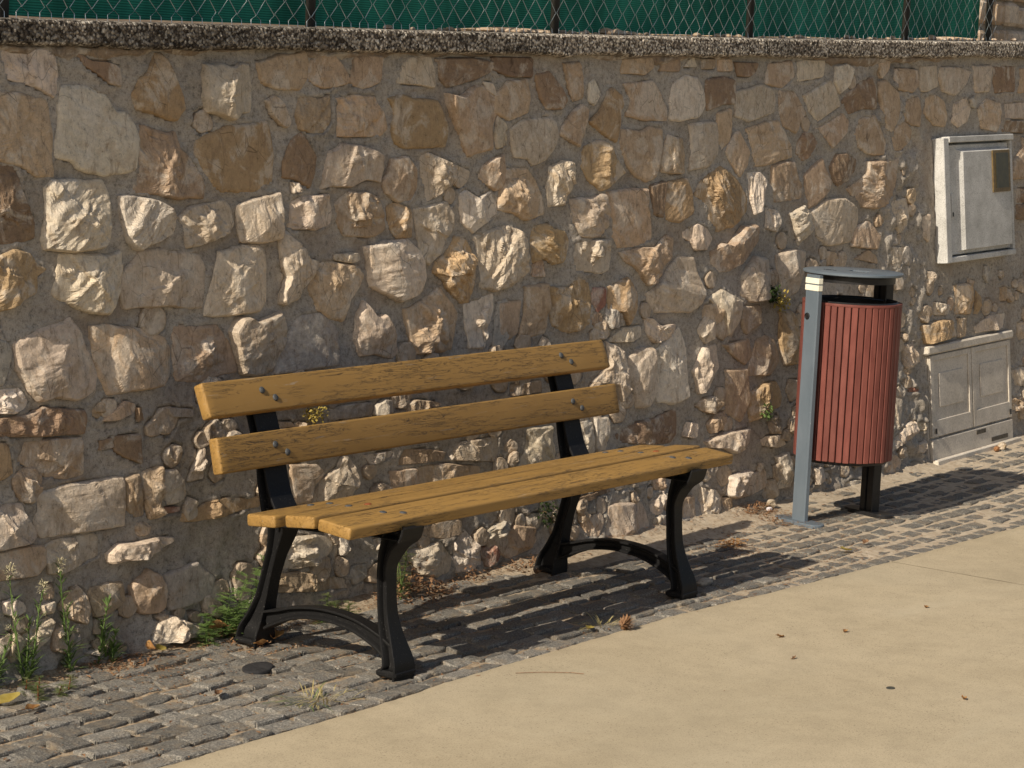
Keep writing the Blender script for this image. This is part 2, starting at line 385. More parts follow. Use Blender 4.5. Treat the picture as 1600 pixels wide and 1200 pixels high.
# sett shapes shared between the setts
def sett_mesh(seed):
    rg = np.random.default_rng(seed); n = 8
    g1 = np.array([-.5, -.455, -.38, -.15, .15, .38, .455, .5])
    U, V = np.meshgrid(g1, g1, indexing='ij')
    cr = rg.uniform(-.06, .06, (2, 2, 2))
    wob = .085*fbm(U*4+seed*7, V*4, seed, 2)
    u01 = U+.5; v01 = V+.5
    dU = (cr[0,0,0]*(1-u01)*(1-v01)+cr[1,0,0]*u01*(1-v01)+cr[0,1,0]*(1-u01)*v01+cr[1,1,0]*u01*v01)
    dV = (cr[0,0,1]*(1-u01)*(1-v01)+cr[1,0,1]*u01*(1-v01)+cr[0,1,1]*(1-u01)*v01+cr[1,1,1]*u01*v01)
    edge = np.maximum(np.abs(U), np.abs(V)) > .49
    edge2 = np.maximum(np.abs(U), np.abs(V)) > .44
    rim = np.where(np.abs(V) > .49, -.0060, np.where(np.abs(V) > .44, -.0010, 0))+np.where(np.abs(U) > .49, -.0028, 0)
    corner = (np.abs(U) > .49) & (np.abs(V) > .49)
    sc = np.where(corner, .92, 1.0)
    Zt = .0040*fbm(U*3+seed, V*3, seed+40, 3)+.002*vn(U*11, V*8, seed+50)+rim-np.where(corner, .004, 0)
    P = np.stack([(U+dU+wob*edge)*sc*.98, (V+dV+wob[::-1]*edge)*sc*.98, Zt], 2)
    mb = MB(); mb.grid(P)
    ring = [(i, 0) for i in range(n)]+[(n-1, j) for j in range(1, n)]+[(i, n-1) for i in range(n-2, -1, -1)]+[(0, j) for j in range(n-2, 0, -1)]
    base = len(mb.v); L = len(ring)
    for (i, j) in ring:
        p = P[i, j]; mb.v.append((float(p[0])*1.01, float(p[1])*1.01, -.045))
    for k in range(L):
        i, j = ring[k]; i2, j2 = ring[(k+1) % L]
        mb.f.append((i*n+j, base+k, base+(k+1) % L, i2*n+j2))
    me = bpy.data.meshes.new('sett'); me.from_pydata(mb.v, [], [q for q in mb.f]); me.materials.append(M_granite)
    return me
SM = [sett_mesh(s) for s in range(14)]
setts = []
nrow = 10
for r_ in range(nrow):
    x = -2.1+rng.uniform(0, .1)
    while x < 7.3:
        L = rng.uniform(.095, .135) if rng.random() > .06 else rng.uniform(.06, .09)
        xc = x+L/2; e = float(path_edge(xc))+.006
        width = float(np.interp(xc, [-.5, 1.2], [.185, .145]))-e; pitch = width/nrow
        yc = e+pitch*(r_+.5)+.007*float(vn(xc*1.3, r_*3.1, 77))+rng.uniform(-.003, .003)
        x += L
        if r_ >= nrow-1 and rng.random() < .45: continue
        if 1.6 < xc < 3.45 and yc > .0+.03*math.sin(xc*5) and rng.random() < .9: continue
        z = float(gz(xc))+rng.uniform(-.005, .003)-.001
        sp = 1-np.interp(xc, [1.0, 3.0], [.040, .14])
        sy = pitch*(1-np.interp(xc, [1.0, 3.0], [.10, .26]))
        setts.append((xc, yc, z, L*sp, sy, rng.normal(0, .035), rng.normal(float(np.interp(xc, [1, 3], [-.095, -.02])), .03), rng.normal(0, .022)))
def near(s): return math.hypot(s[0]-CAM[0], s[1]-CAM[1])
vis = [s for s in setts if s[0] > -1.12 - (s[1]+.5)*1.0 and s[0] < 6.2]
rest = [s for s in setts if not (s in vis)]
vis.sort(key=near); rest += vis[295:]; vis = vis[:295]
for i, s in enumerate(vis):
    o = bpy.data.objects.new('sett', SM[i % 14]); C.objects.link(o); o.parent = pave
    o.location = s[:3]; o.scale = (s[3], s[4], 1); o.rotation_euler = (s[6], s[7], s[5]+(math.pi if i % 3 == 0 else 0))
mb = MB()
for i, s in enumerate(rest):
    me = SM[i % 14]
    Mx = Matrix.Translation(s[:3]) @ Matrix.Rotation(s[5], 4, 'Z') @ Matrix.Rotation(s[6], 4, 'X') @ Matrix.Diagonal((s[3], s[4], 1, 1))
    mb.add([tuple(Mx @ v.co) for v in me.vertices], [tuple(p.vertices) for p in me.polygons])
tag(mb.build('setts_beyond', M_granite, pave), kind='stuff')

# ------------------------------------------------------------------ stone wall
STONES = """w1 -360 1614 -118,61 30,68 81,55 83,-5 77,-48 62,-59 22,-43 -28,-27 -95,-16 -110,19
b0 -115 1635 -87,41 -40,21 33,19 72,7 78,-46 29,-39 -18,-13 -65,7
o1 115 1582 -17,96 13,101 43,70 60,30 84,-10 95,-47 60,-84 21,-82 -30,-67 -93,-54 -103,-19 -88,26 -49,45
c2 392 1590 -88,67 -19,74 21,63 50,76 98,75 105,12 97,-64 48,-69 12,-89 -36,-75 -89,-67 -100,-25 -97,25
t0 -416 1451 -164,104 -81,108 -19,109 25,100 88,90 97,45 106,3 99,-58 102,-107 41,-107 7,-92 -31,-75 -92,-62 -174,-58
w0 -134 1442 -130,135 -32,137 34,119 68,71 105,74 134,41 150,-4 141,-48 139,-80 70,-93 8,-98 -46,-88 -88,-79 -99,-62 -163,-49 -157,-6 -142,38
t1 134 1367 -93,110 -46,99 -1,90 38,95 42,54 87,27 118,-10 142,-52 136,-93 86,-88 20,-92 -50,-77 -133,-72 -131,-41 -109,0 -112,53
o0 411 1396 -147,44 -92,63 -9,87 90,92 147,103 159,65 166,-2 158,-74 78,-102 -62,-102 -81,-86 -120,-53 -132,-30 -150,-2
c2 -237 1229 -106,79 -76,96 13,97 106,94 126,63 126,10 118,-56 86,-82 1,-92 -58,-91 -116,-84 -119,-41 -105,1
w2 24 1205 -86,78 -36,77 33,67 90,48 114,16 104,-30 58,-47 12,-59 -14,-72 -45,-66 -69,-43 -79,-3 -86,38
b1 -463 1274 -102,92 -46,92 9,92 25,64 34,30 54,-8 74,-51 74,-98 -4,-109 -114,-106
c2 285 1199 -108,21 -73,48 -6,56 76,66 102,40 113,-7 91,-25 15,-47 -33,-59 -87,-67 -91,-30
c2 506 1204 -90,44 -19,62 97,80 92,8 85,-55 1,-67 -76,-60 -87,-12
t0 644 1658 -125,15 -60,27 -16,42 50,45 103,56 112,23 105,-21 73,-61 -44,-61 -93,-46 -109,-22
t0 853 1651 -82,35 -32,51 29,58 59,35 102,-8 93,-29 23,-43 -23,-46 -68,-37 -100,-14
t0 1039 1660 -72,42 -1,50 87,50 77,12 74,-28 17,-45 -23,-53 -85,-35 -70,8
c1 621 1525 -63,35 -22,53 13,32 36,-6 46,-30 30,-44 2,-35 -40,-7
t1 788 1527 -72,46 -13,47 10,41 71,56 76,15 70,-30 34,-57 -4,-62 -78,-51 -90,-2
t1 1021 1521 -128,51 -38,64 57,60 72,35 103,15 112,-36 82,-59 2,-62 -131,-63 -131,-3
c0 1310 1668 -79,23 -44,44 65,51 80,12 85,-50 1,-42 -107,-39
b0 1557 1677 -148,35 27,44 161,35 141,2 41,-28 -93,-55 -126,-32
o0 1288 1506 -129,69 -63,83 -14,71 113,71 145,24 163,-28 139,-75 44,-81 -65,-81 -113,-61 -118,-10 -100,21
t1 1595 1536 -137,63 -72,54 10,92 55,94 134,50 136,4 111,-34 102,-109 -39,-136 -63,-94 -102,-21 -134,31
c1 1746 1472 -10,63 34,31 39,-39 -26,-51 -37,-2
c0 1697 1624 -46,22 17,18 42,-30 -12,-10
b0 708 1379 -38,58 9,88 44,54 75,15 61,-34 35,-82 -30,-53 -81,-48 -78,1
c1 952 1355 -111,49 -40,79 69,69 147,44 145,-1 134,-42 63,-31 -17,-55 -110,-50 -148,-59 -130,0
t1 1188 1320 -41,64 42,74 81,33 86,-29 59,-65 -16,-69 -72,-42 -86,-7 -51,39
c2 1415 1331 -118,63 -67,74 0,53 86,32 147,16 136,-16 91,-42 48,-26 -15,-57 -85,-82 -98,-30 -121,12
t2 1695 1337 -60,25 5,52 70,63 75,3 44,-51 7,-56 -55,-28 -85,-7
c2 685 1302 -26,15 22,10 29,-5 -24,-19
c2 740 1215 -81,39 -35,58 93,61 106,21 95,-28 18,-46 -12,-40 -78,-39 -103,-28
t2 992 1210 -123,36 -58,75 20,69 83,53 105,12 109,-44 68,-63 4,-67 -90,-59 -118,-14
o2 1187 1192 -65,45 -15,54 49,33 64,-4 53,-55 -22,-58 -61,-16
c1 1365 1152 -104,72 -27,81 60,96 100,53 98,16 52,-30 15,-81 -30,-106 -71,-84 -92,-16
w2 1594 1222 -90,46 -54,61 7,34 81,54 115,11 113,-27 20,-57 -26,-83 -77,-44 -92,3
b0 1824 1697 -114,30 120,38 116,-28 -16,-31 -107,-7
t0 1828 1589 -30,60 83,69 98,9 86,-41 -29,-70 -110,-44 -97,16
b0 2057 1616 -98,59 -10,73 65,19 93,-25 61,-53 -37,-55 -73,-17
t0 2205 1659 -68,60 33,69 49,8 46,-55 -15,-67 -43,-17
w0 2318 1623 -24,33 8,51 46,-5 2,-48 -32,-29
o0 2421 1549 -15,82 17,94 79,66 94,38 65,8 63,-38 38,-102 -44,-74 -95,-48 -134,-29 -71,6
t0 2618 1721 -100,28 96,40 105,5 37,-26 -28,-22 -108,-24
t0 2847 1738 -56,20 69,27 61,-21 -75,-25
c0 2984 1750 -23,8 25,24 46,-14 -47,-17
t0 3117 1750 -50,17 56,21 48,-16 -53,-22
t0 3240 1750 -55,20 54,25 58,-22 -57,-25
b0 3415 1736 -91,27 90,30 63,-6 12,-26 -75,-25
t0 2672 1594 -143,63 48,79 90,39 137,-20 135,-62 -26,-64 -133,-48 -108,11
w0 2955 1613 -101,52 -8,90 84,80 117,33 131,-22 76,-66 -63,-82 -120,-74 -116,-8
b0 3194 1641 -96,48 36,64 120,50 116,-40 18,-42 -91,-68 -106,-13
t1 2196 1508 -81,-7 -9,45 43,71 83,57 70,0 25,-76 -35,-57 -93,-35
c0 1946 1445 -139,42 -72,73 92,86 130,67 142,17 105,-28 54,-61 -24,-81 -42,-59 -117,-50 -133,-7
o2 2363 1366 -102,63 -19,86 43,75 93,23 153,-29 67,-63 -18,-91 -88,-56 -131,-5
c0 3066 1445 -106,71 -24,78 94,80 102,12 100,-37 25,-86 -104,-101 -88,-19
t0 2636 1411 -143,83 -14,75 41,93 130,85 126,14 100,-51 75,-93 9,-104 -56,-86 -108,-51 -156,36
t1 2845 1393 -36,80 66,69 74,14 76,-58 -10,-61 -88,-51 -85,8
t0 3229 1502 -55,60 55,80 52,18 36,-44 -26,-79 -60,-33
t0 3324 1406 -21,77 17,86 87,8 59,-48 7,-89 -52,-42 -98,8
c0 3491 1610 -167,35 35,71 124,48 134,10 119,-35 -74,-76 -172,-55
t0 3580 1449 -177,53 -36,80 67,88 117,37 166,-14 164,-53 -45,-85 -109,-88 -143,-22
t2 1861 1252 -99,99 32,99 77,60 117,4 124,-51 70,-67 12,-74 -61,-48 -144,-36 -132,13
c2 2094 1303 -66,53 14,75 83,69 89,7 27,-32 20,-76 -84,-80 -85,-19
c2 2274 1194 -124,49 -64,54 -3,53 91,69 119,11 105,-47 61,-86 -62,-82 -119,-25
t1 2545 1168 -159,95 22,110 108,103 116,38 134,-27 131,-81 -1,-100 -86,-98 -126,-62 -143,25
b0 2738 1235 -62,54 50,65 35,-1 21,-66 -45,-53
o0 2874 1228 -63,72 63,83 95,34 102,-45 -3,-80 -93,-66 -101,0
o2 3196 1231 -155,67 -9,124 62,102 133,52 186,1 178,-43 76,-104 -47,-119 -104,-81 -124,-19 -193,18
w1 3457 1255 -63,78 25,77 74,45 33,-18 11,-75 -22,-87 -56,-23
t0 3673 1726 -91,39 92,58 115,-6 7,-54 -121,-38
c0 3916 1758 -112,21 -44,33 134,35 123,-31 -102,-57
w1 4201 1731 -55,39 31,55 94,37 40,-39 -32,-71 -79,-22
t0 4591 1780 -66,22 55,33 37,-9 -25,-46
t0 4789 1736 -92,44 -22,46 119,43 124,-21 51,-58 -73,-46 -109,-6
c0 5016 1738 -76,56 86,68 90,-25 -17,-49 -81,-50
c0 5268 1748 -134,52 49,57 193,40 130,-21 10,-71 -106,-55 -144,1
c0 5578 1760 -98,54 103,64 71,-56 -78,-63
b0 5828 1764 -120,53 125,65 110,-54 -117,-66
t0 6104 1764 -96,55 112,61 106,-55 -120,-60
t0 3766 1576 -100,83 19,79 82,22 108,-4 53,-37 23,-83 -81,-58 -104,0
c0 4031 1619 -167,25 56,96 110,51 142,-9 35,-44 -63,-78 -116,-40
b0 4363 1652 -123,13 10,64 114,87 141,40 136,-50 4,-52 -113,-74 -168,-28
t0 4625 1619 -75,94 -14,103 90,57 102,-13 69,-69 21,-111 -32,-105 -66,-16 -92,59
t0 4843 1596 -84,25 -20,61 59,63 88,-1 68,-65 -26,-59 -87,-24
t0 5091 1603 -93,57 -12,70 69,46 107,-25 80,-69 -35,-63 -113,-14
c0 5342 1595 -66,42 54,74 94,23 48,-37 -38,-63 -95,-38
t0 5665 1590 -134,29 -44,76 115,56 111,-27 55,-73 -103,-59
c0 5935 1617 -119,30 122,42 118,-35 -122,-38
b0 5927 1541 -114,26 125,29 123,-28 -135,-27
t0 4122 1504 -156,10 -44,38 71,73 126,40 109,-7 7,-55 -21,-68 -89,-29
b1 3872 1441 -71,20 -15,56 65,47 104,8 34,-39 -35,-62 -80,-32
t0 4444 1480 -109,72 39,95 96,33 138,-21 128,-77 -28,-70 -115,-43 -148,11
t0 4737 1483 -76,32 18,68 95,33 77,-16 -19,-59 -96,-59
b1 4186 1344 -104,12 -59,59 26,65 126,39 109,-9 35,-49 -37,-72 -93,-48
t0 3706 1302 -120,55 -42,68 64,74 87,9 126,-24 109,-76 -102,-86 -124,-21
t0 3959 1277 -112,40 42,112 67,66 120,12 90,-27 -23,-79 -85,-97 -102,-25
t1 4464 1270 -51,99 237,112 218,43 183,-34 120,-82 -1,-94 -104,-85 -189,-36 -231,-9 -128,24 -53,58
c0 4139 1125 -232,41 -106,92 63,89 162,54 174,6 143,-34 97,-87 -115,-98 -183,-59
c2 3830 1123 -111,40 11,73 50,43 88,-4 73,-30 -38,-86 -75,-33
w2 3575 1144 -50,48 27,40 44,-5 35,-50 -54,-35
t0 4387 1056 -105,35 14,67 129,-5 97,-59 -137,-39
c2 4702 1147 -72,54 68,66 95,-19 -18,-86 -75,-15
c1 4945 1081 -54,46 43,58 37,-64 -26,-41
t1 5975 1357 -71,25 72,102 102,-60 -102,-67
b1 6027 1210 -83,34 86,32 83,-34 -86,-31
b1 6023 1131 -83,36 86,34 83,-36 -86,-33
o2 -466 1068 -126,46 -59,57 4,76 54,66 81,35 109,21 79,5 71,-38 24,-53 -34,-75 -68,-78 -133,-66
c2 -196 1045 -106,85 -53,85 55,75 124,82 123,29 111,-29 83,-76 70,-85 9,-81 -50,-61 -125,-31 -130,-14 -116,25
c2 96 1041 -159,28 -120,53 -87,83 -16,88 61,79 147,67 171,29 161,-36 151,-82 84,-83 19,-70 -96,-69 -153,-71 -163,-21
c1 414 1033 -83,81 22,97 71,91 106,80 113,18 107,-73 81,-96 -18,-100 -155,-100 -137,-33 -106,40
c2 -325 823 -153,75 -72,100 53,127 86,86 118,23 139,-36 130,-75 57,-89 -25,-76 -78,-85 -110,-52 -141,2
t2 -46 826 -141,98 -82,99 41,81 129,50 147,17 142,-51 121,-81 6,-86 -94,-87 -122,-41 -143,5
t2 245 827 -116,56 -101,83 -22,73 66,73 98,34 129,-20 134,-63 57,-72 -11,-81 -111,-73 -123,-12
c2 484 844 -119,34 -82,75 -47,73 -20,57 96,79 116,49 121,1 81,-50 57,-92 -29,-100 -78,-91 -102,-33
g0 -530 859 -42,49 -9,51 24,45 45,18 25,-32 6,-68 -49,-60
w2 -513 747 -79,32 -34,33 44,31 70,-6 63,-26 17,-35 -83,-27
c2 659 1050 -65,99 -27,113 0,88 58,57 57,37 108,21 83,-22 44,-50 19,-83 -48,-99 -69,-93 -68,-64 -35,-17 -56,12
t1 855 992 -96,65 -65,78 3,71 96,60 126,31 108,2 58,-41 23,-104 -38,-96 -97,-68 -123,2
c2 910 1079 -58,14 51,15 54,-7 10,-16 -59,-6
c2 1157 1034 -147,74 -50,86 49,94 113,56 136,19 133,-28 97,-78 4,-102 -52,-82 -139,-47 -143,8
o2 1467 1018 -97,32 -53,51 3,108 64,101 104,36 110,-29 61,-101 25,-105 -51,-54 -58,-32 -108,-4
c2 1722 1052 -146,76 -37,95 47,104 111,80 135,14 131,-57 45,-92 -49,-110 -111,-91 -125,-21
g0 721 821 -93,42 -39,87 52,92 117,44 137,-22 126,-71 26,-74 -174,-79 -156,-22
c2 1032 840 -91,50 -48,103 -19,61 12,44 45,52 75,5 111,-69 85,-88 -3,-67 -75,-72 -95,-15
t2 1330 846 -130,55 -53,77 43,115 118,59 138,26 112,-42 92,-83 5,-88 -88,-87 -110,-39 -124,4
w2 1594 841 -85,61 79,90 76,36 45,-16 23,-85 -58,-80 -80,-9
g0 1711 823 -34,22 -13,75 43,83 46,-37 6,-79 -48,-64
o2 2012 1092 -93,60 -5,69 13,52 101,39 119,5 95,-62 16,-71 -41,-46 -100,-61 -105,11
t1 1941 1006 -29,17 30,34 41,-27 -41,-24
c2 2288 1046 -117,44 -26,47 36,51 109,49 106,-9 92,-60 50,-70 -123,-52 -130,-1
t2 2663 1020 -195,27 -65,40 23,38 114,80 159,69 144,4 74,-36 27,-76 -29,-100 -91,-41 -165,-4
c2 2999 1087 -96,25 -2,53 79,32 113,-5 75,-47 -19,-47 -52,-13 -97,0
t2 3250 1033 -141,-1 -67,28 -32,15 83,87 170,91 180,34 63,-51 -12,-79 -97,-82 -143,-44
c2 3433 905 -98,26 -7,92 94,82 103,12 73,-77 -54,-83 -114,-49
t1 1905 855 -45,90 80,96 81,29 61,-71 -26,-77 -92,-67 -60,2
o2 2137 870 -133,69 -15,63 47,95 107,75 123,12 98,-67 47,-87 -24,-94 -122,-66 -127,1
r0 2308 886 -35,41 48,37 45,-20 -9,-52 -48,-4
o2 2479 869 -102,53 -38,68 26,83 88,27 86,-14 50,-65 17,-87 -23,-38 -107,-28
c2 2846 906 -192,-14 -135,14 -30,87 17,110 120,100 152,38 184,-24 158,-72 75,-99 -152,-87 -194,-49
c2 3201 787 -137,62 -40,95 104,45 87,-30 35,-90 -1,-81 -45,2
t0 3385 757 -57,48 82,48 84,-23 -38,-60 -73,-14
c2 2477 741 -24,32 105,31 108,-11 37,-21 -38,-20 -111,-15 -79,6
c2 2708 752 -92,47 -59,46 -5,13 119,15 105,-24 59,-39 -42,-48 -84,-12
c2 3039 728 -64,9 -3,55 67,26 64,-23 -8,-49 -54,-16
c2 2393 616 -48,111 55,76 68,22 74,-60 34,-110 -5,-43 -139,-27 -42,30
c2 2573 587 -84,78 -18,98 70,98 77,26 95,-47 58,-110 -40,-113 -68,-34 -88,2
w1 2776 586 -112,86 72,159 120,83 115,-100 0,-115 -89,-101 -106,-10
c2 3036 584 -30,78 77,83 96,-5 10,-61 -63,-92 -93,-4
t1 3304 627 -119,36 67,49 89,-22 24,-49 -60,-12
t2 3485 600 -51,66 13,81 89,58 124,-22 56,-76 -109,-70 -120,-37
t1 3263 465 -83,98 77,93 83,-22 16,-105 -92,-64
t0 1767 844 -60,53 -4,56 62,58 45,4 37,-50 -11,-69 -66,-55
t1 1843 598 -96,19 94,21 101,-19 -99,-20
c2 3724 935 -119,63 27,84 120,68 102,-10 45,-86 -63,-114 -109,-2
t0 4073 972 -51,32 33,23 73,-26 -54,-28
t0 4408 966 -118,-4 -13,33 59,3 73,-32
c1 4653 958 -63,49 75,38 24,-52 -37,-35
o1 3698 656 -79,109 13,111 63,42 71,-56 69,-102 -51,-100 -85,-7
c2 4982 857 -39,25 26,23 40,-14 -26,-33
o2 5338 742 -103,63 33,72 99,-5 61,-70 -92,-62
o2 5472 713 -16,60 34,28 13,-46 -30,-43
c2 5106 706 -73,36 92,13 56,-29 -75,-22
o2 5066 610 -167,31 -37,45 128,43 175,-33 25,-38 -123,-51
t1 5298 612 -36,45 49,40 28,-40 -41,-43
c2 5608 616 -160,-6 0,37 162,37 140,-31 -144,-37
c2 4767 524 -61,43 34,51 77,-37 -50,-57
c2 5951 336 -121,37 9,51 101,-2 80,-48 -70,-36
t2 5920 210 -133,36 127,30 124,-40 -118,-27
t0 5406 809 -33,27 52,9 16,-19 -36,-17
b1 -425 677 -172,22 -20,30 38,43 185,21 181,-40 39,-35 -75,-25 -174,-15
t1 -359 580 -102,52 31,50 108,45 108,-52 41,-63 -56,-39 -128,7
o0 -554 583 -46,62 36,50 48,-28 13,-42 -53,-43
t1 -182 695 -22,5 10,24 33,9 1,-24 -23,-13
t1 -101 682 -49,-5 21,30 64,17 57,-5 -19,-21 -75,-18
b1 -24 670 -13,20 12,18 10,-18 -10,-21
b0 -158 598 -21,11 22,16 27,-12 -29,-15
b0 -78 578 -45,39 55,34 56,-48 -12,-23 -54,0
g0 142 660 -58,20 47,7 52,-17 -40,-9
c1 -262 430 -165,60 -57,70 58,70 150,69 154,-8 151,-63 61,-63 -35,-60 -147,-59 -170,-17
t2 -60 436 -46,58 17,67 26,5 35,-51 3,-56 -33,-24
t2 12 439 -42,65 36,75 32,11 27,-61 -19,-70 -35,-18
w2 100 448 -40,51 12,50 39,15 53,-28 13,-42 -27,-47 -50,2
c2 -522 412 -90,53 -46,47 -12,60 39,59 45,24 80,-11 84,-37 55,-51 -8,-51 -53,-54 -96,-44
o2 294 365 -157,5 -110,9 -49,25 34,28 110,16 166,15 165,-14 94,-15 10,-24 -99,-25 -159,-20
r0 85 385 -38,12 40,5 39,-8 -40,-8
c2 197 487 -41,-26 32,78 29,-24 -21,-28
t1 -502 310 -107,36 40,42 94,37 97,-13 63,-39 -78,-34 -111,-31
c2 -305 313 -97,31 -58,43 79,43 100,32 90,-20 20,-33 -47,-50 -87,-44
c3 -56 293 -119,3 -86,26 -30,21 65,24 142,12 142,1 69,-13 -2,-26 -64,-22 -114,-27
w2 -527 197 -35,19 -1,24 33,8 42,-15 -4,-25 -37,-11
c2 -408 175 -24,12 23,18 17,-16 -15,-15
t1 -400 220 -18,13 18,21 15,-18 -14,-18
c2 -532 93 -13,26 4,38 28,15 23,-19 -12,-43 -28,-19
c2 -578 94 -12,28 28,38 20,1 -5,-38 -32,-29
c2 -445 108 -55,12 45,44 56,25 24,-14 -18,-42 -52,-27
t2 -350 82 -46,34 8,48 41,7 33,-27 8,-40 -44,-23
t2 -309 170 -48,10 -22,37 14,54 37,24 46,-13 26,-54 -10,-40 -44,-21
t2 -195 169 -58,40 9,44 71,39 73,-15 35,-28 -15,-42 -45,-42 -67,6
t2 -17 157 -71,32 1,68 39,49 59,9 52,-41 26,-55 -38,-50 -67,-9
g0 156 151 -109,51 25,69 96,13 79,-32 4,-49 -96,-52
c3 75 37 -110,-20 -68,33 -15,48 49,19 100,-8 93,-25 13,-22 -65,-23
t2 -148 24 -50,2 -12,14 37,-3 24,-15
c2 -230 30 -41,0 21,16 26,-3 -5,-11
c2 261 74 -36,-1 -1,13 26,-1 12,-13
w2 1071 599 -44,7 -2,24 54,14 44,-21 -54,-23
t2 1261 589 -87,4 -45,22 65,7 107,-7 38,-11 -80,-17
g0 904 603 -104,17 13,17 100,15 98,-26 -106,-23
t0 589 585 -36,12 29,6 43,-10 -37,-7
c2 820 391 -103,-21 -71,10 0,37 17,66 56,67 77,29 90,-17 56,-54 -22,-60 -105,-55
t0 685 399 -82,62 44,49 80,20 25,-13 7,-61 -74,-56
w1 1038 442 -76,12 70,13 52,-6 -46,-21
c1 1545 407 -145,-13 -89,40 127,41 118,-42 -13,-26
t1 1151 353 -64,37 69,33 74,-19 -10,-26 -67,-24
t1 1389 353 -157,35 -16,33 177,2 167,-23 -19,-25 -151,-21
t1 1257 426 -100,29 17,18 119,-3 100,-27 -136,-19
c2 668 190 -124,20 -64,51 48,41 116,28 113,-12 66,-40 -33,-47 -121,-39
w2 835 184 -28,31 26,24 15,-25 -13,-29
w2 1009 168 -23,14 17,19 23,-13 -17,-18
g0 902 87 -24,28 40,29 45,-18 -12,-35 -49,-4
t1 669 96 -159,45 -35,33 168,-16 182,-48 -155,-14
c2 1276 79 -123,39 13,53 48,56 114,-8 102,-50 32,-61 -77,-35 -108,6
w2 1458 74 -65,50 7,83 66,27 98,-48 17,-58 -54,-54 -68,2
t0 1344 170 -119,17 1,29 105,21 103,-27 15,-31 -104,-11
c2 1649 125 -89,-29 -50,15 34,32 89,20 40,-13 -25,-26
r2 1611 54 -61,27 12,29 47,2 37,-18 -37,-38
t1 1770 74 -23,59 89,39 105,-13 56,-35 -58,-47 -94,-26 -72,26
c1 1905 385 -74,70 90,67 92,4 98,-47 -14,-52 -114,-50 -77,10
w2 2196 399 -51,56 40,59 37,8 59,-63 -38,-59 -45,-2
w2 2284 399 -37,60 45,57 44,-59 -19,-63 -35,6
b1 2620 380 -210,5 -134,27 -58,38 30,42 177,65 186,16 183,-32 137,-58 3,-51 -127,-33 -191,-21
c2 2908 356 -22,33 47,21 21,-32 -48,-20
t2 3100 370 -75,-6 -13,32 72,37 56,-24 -41,-40
c2 2669 96 -59,7 56,66 53,12 28,-33 -17,-34 -60,-17
c2 2427 56 -105,81 118,66 149,21 178,-42 47,-49 -102,-54 -165,-46 -119,24
t1 2229 76 -74,23 40,44 69,11 14,-46 -47,-32
t0 2868 64 -44,38 49,40 56,-47 -59,-33
c2 2654 36 -24,17 20,20 18,-19 -15,-20
c2 2522 190 -91,5 82,6 82,-3 -71,-9
b1 2217 180 -138,3 98,16 149,4 -110,-21
t2 3050 437 -91,7 -55,29 17,38 99,-3 73,-26 13,-33 -57,-14
o2 3477 422 -117,39 11,68 101,67 137,6 122,-32 -21,-58 -111,-76 -120,-18
c3 3183 285 -161,18 -16,41 175,36 154,-19 28,-45 -43,-19 -139,-9
c2 3534 252 -97,11 -57,26 72,21 109,-22 43,-28 -72,-11
w3 3242 120 -60,29 76,40 88,20 0,10 -28,-56 -76,-45
t0 3356 92 -102,30 114,58 123,-14 -18,-36 -118,-38
c2 3055 63 -78,65 39,39 62,12 64,-64 -85,-52
t1 3163 46 -40,22 27,20 37,-19 -25,-24
w2 3609 126 -47,60 59,69 65,-69 -54,-66 -24,6
c2 3902 77 -50,33 46,30 43,-30 -40,-34
t1 4575 44 -78,20 15,52 90,16 57,-37 -82,-50
c2 4856 12 -99,-4 -3,22 60,1 43,-19
w2 4201 11 -89,11 -2,15 99,-3 83,-22 -89,-3
c1 4625 269 -23,80 46,60 16,-65 -38,-74
c2 4682 168 7,46 117,65 98,2 -29,-36 -107,-63 -89,-16
c2 4860 102 -35,14 46,35 27,-28 -36,-22
r1 4798 363 -39,16 40,3 39,-12 -40,-6
c2 4864 195 -57,23 62,12 44,-29 -51,-6
c2 4776 484 -73,26 52,11 67,-12 -44,-25"""
COL = dict(w=(.66, .575, .475), c=(.61, .51, .395), t=(.50, .375, .26), b=(.30, .21, .14), o=(.47, .335, .195), r=(.32, .16, .115), g=(.42, .375, .325))
wall = empty('stone_wall', (2.5, .2, 0), 'long battered retaining wall of rough tan limestone set in grey mortar under a pebbly coping', 'wall')
W0 = (2.5, .2, 0)
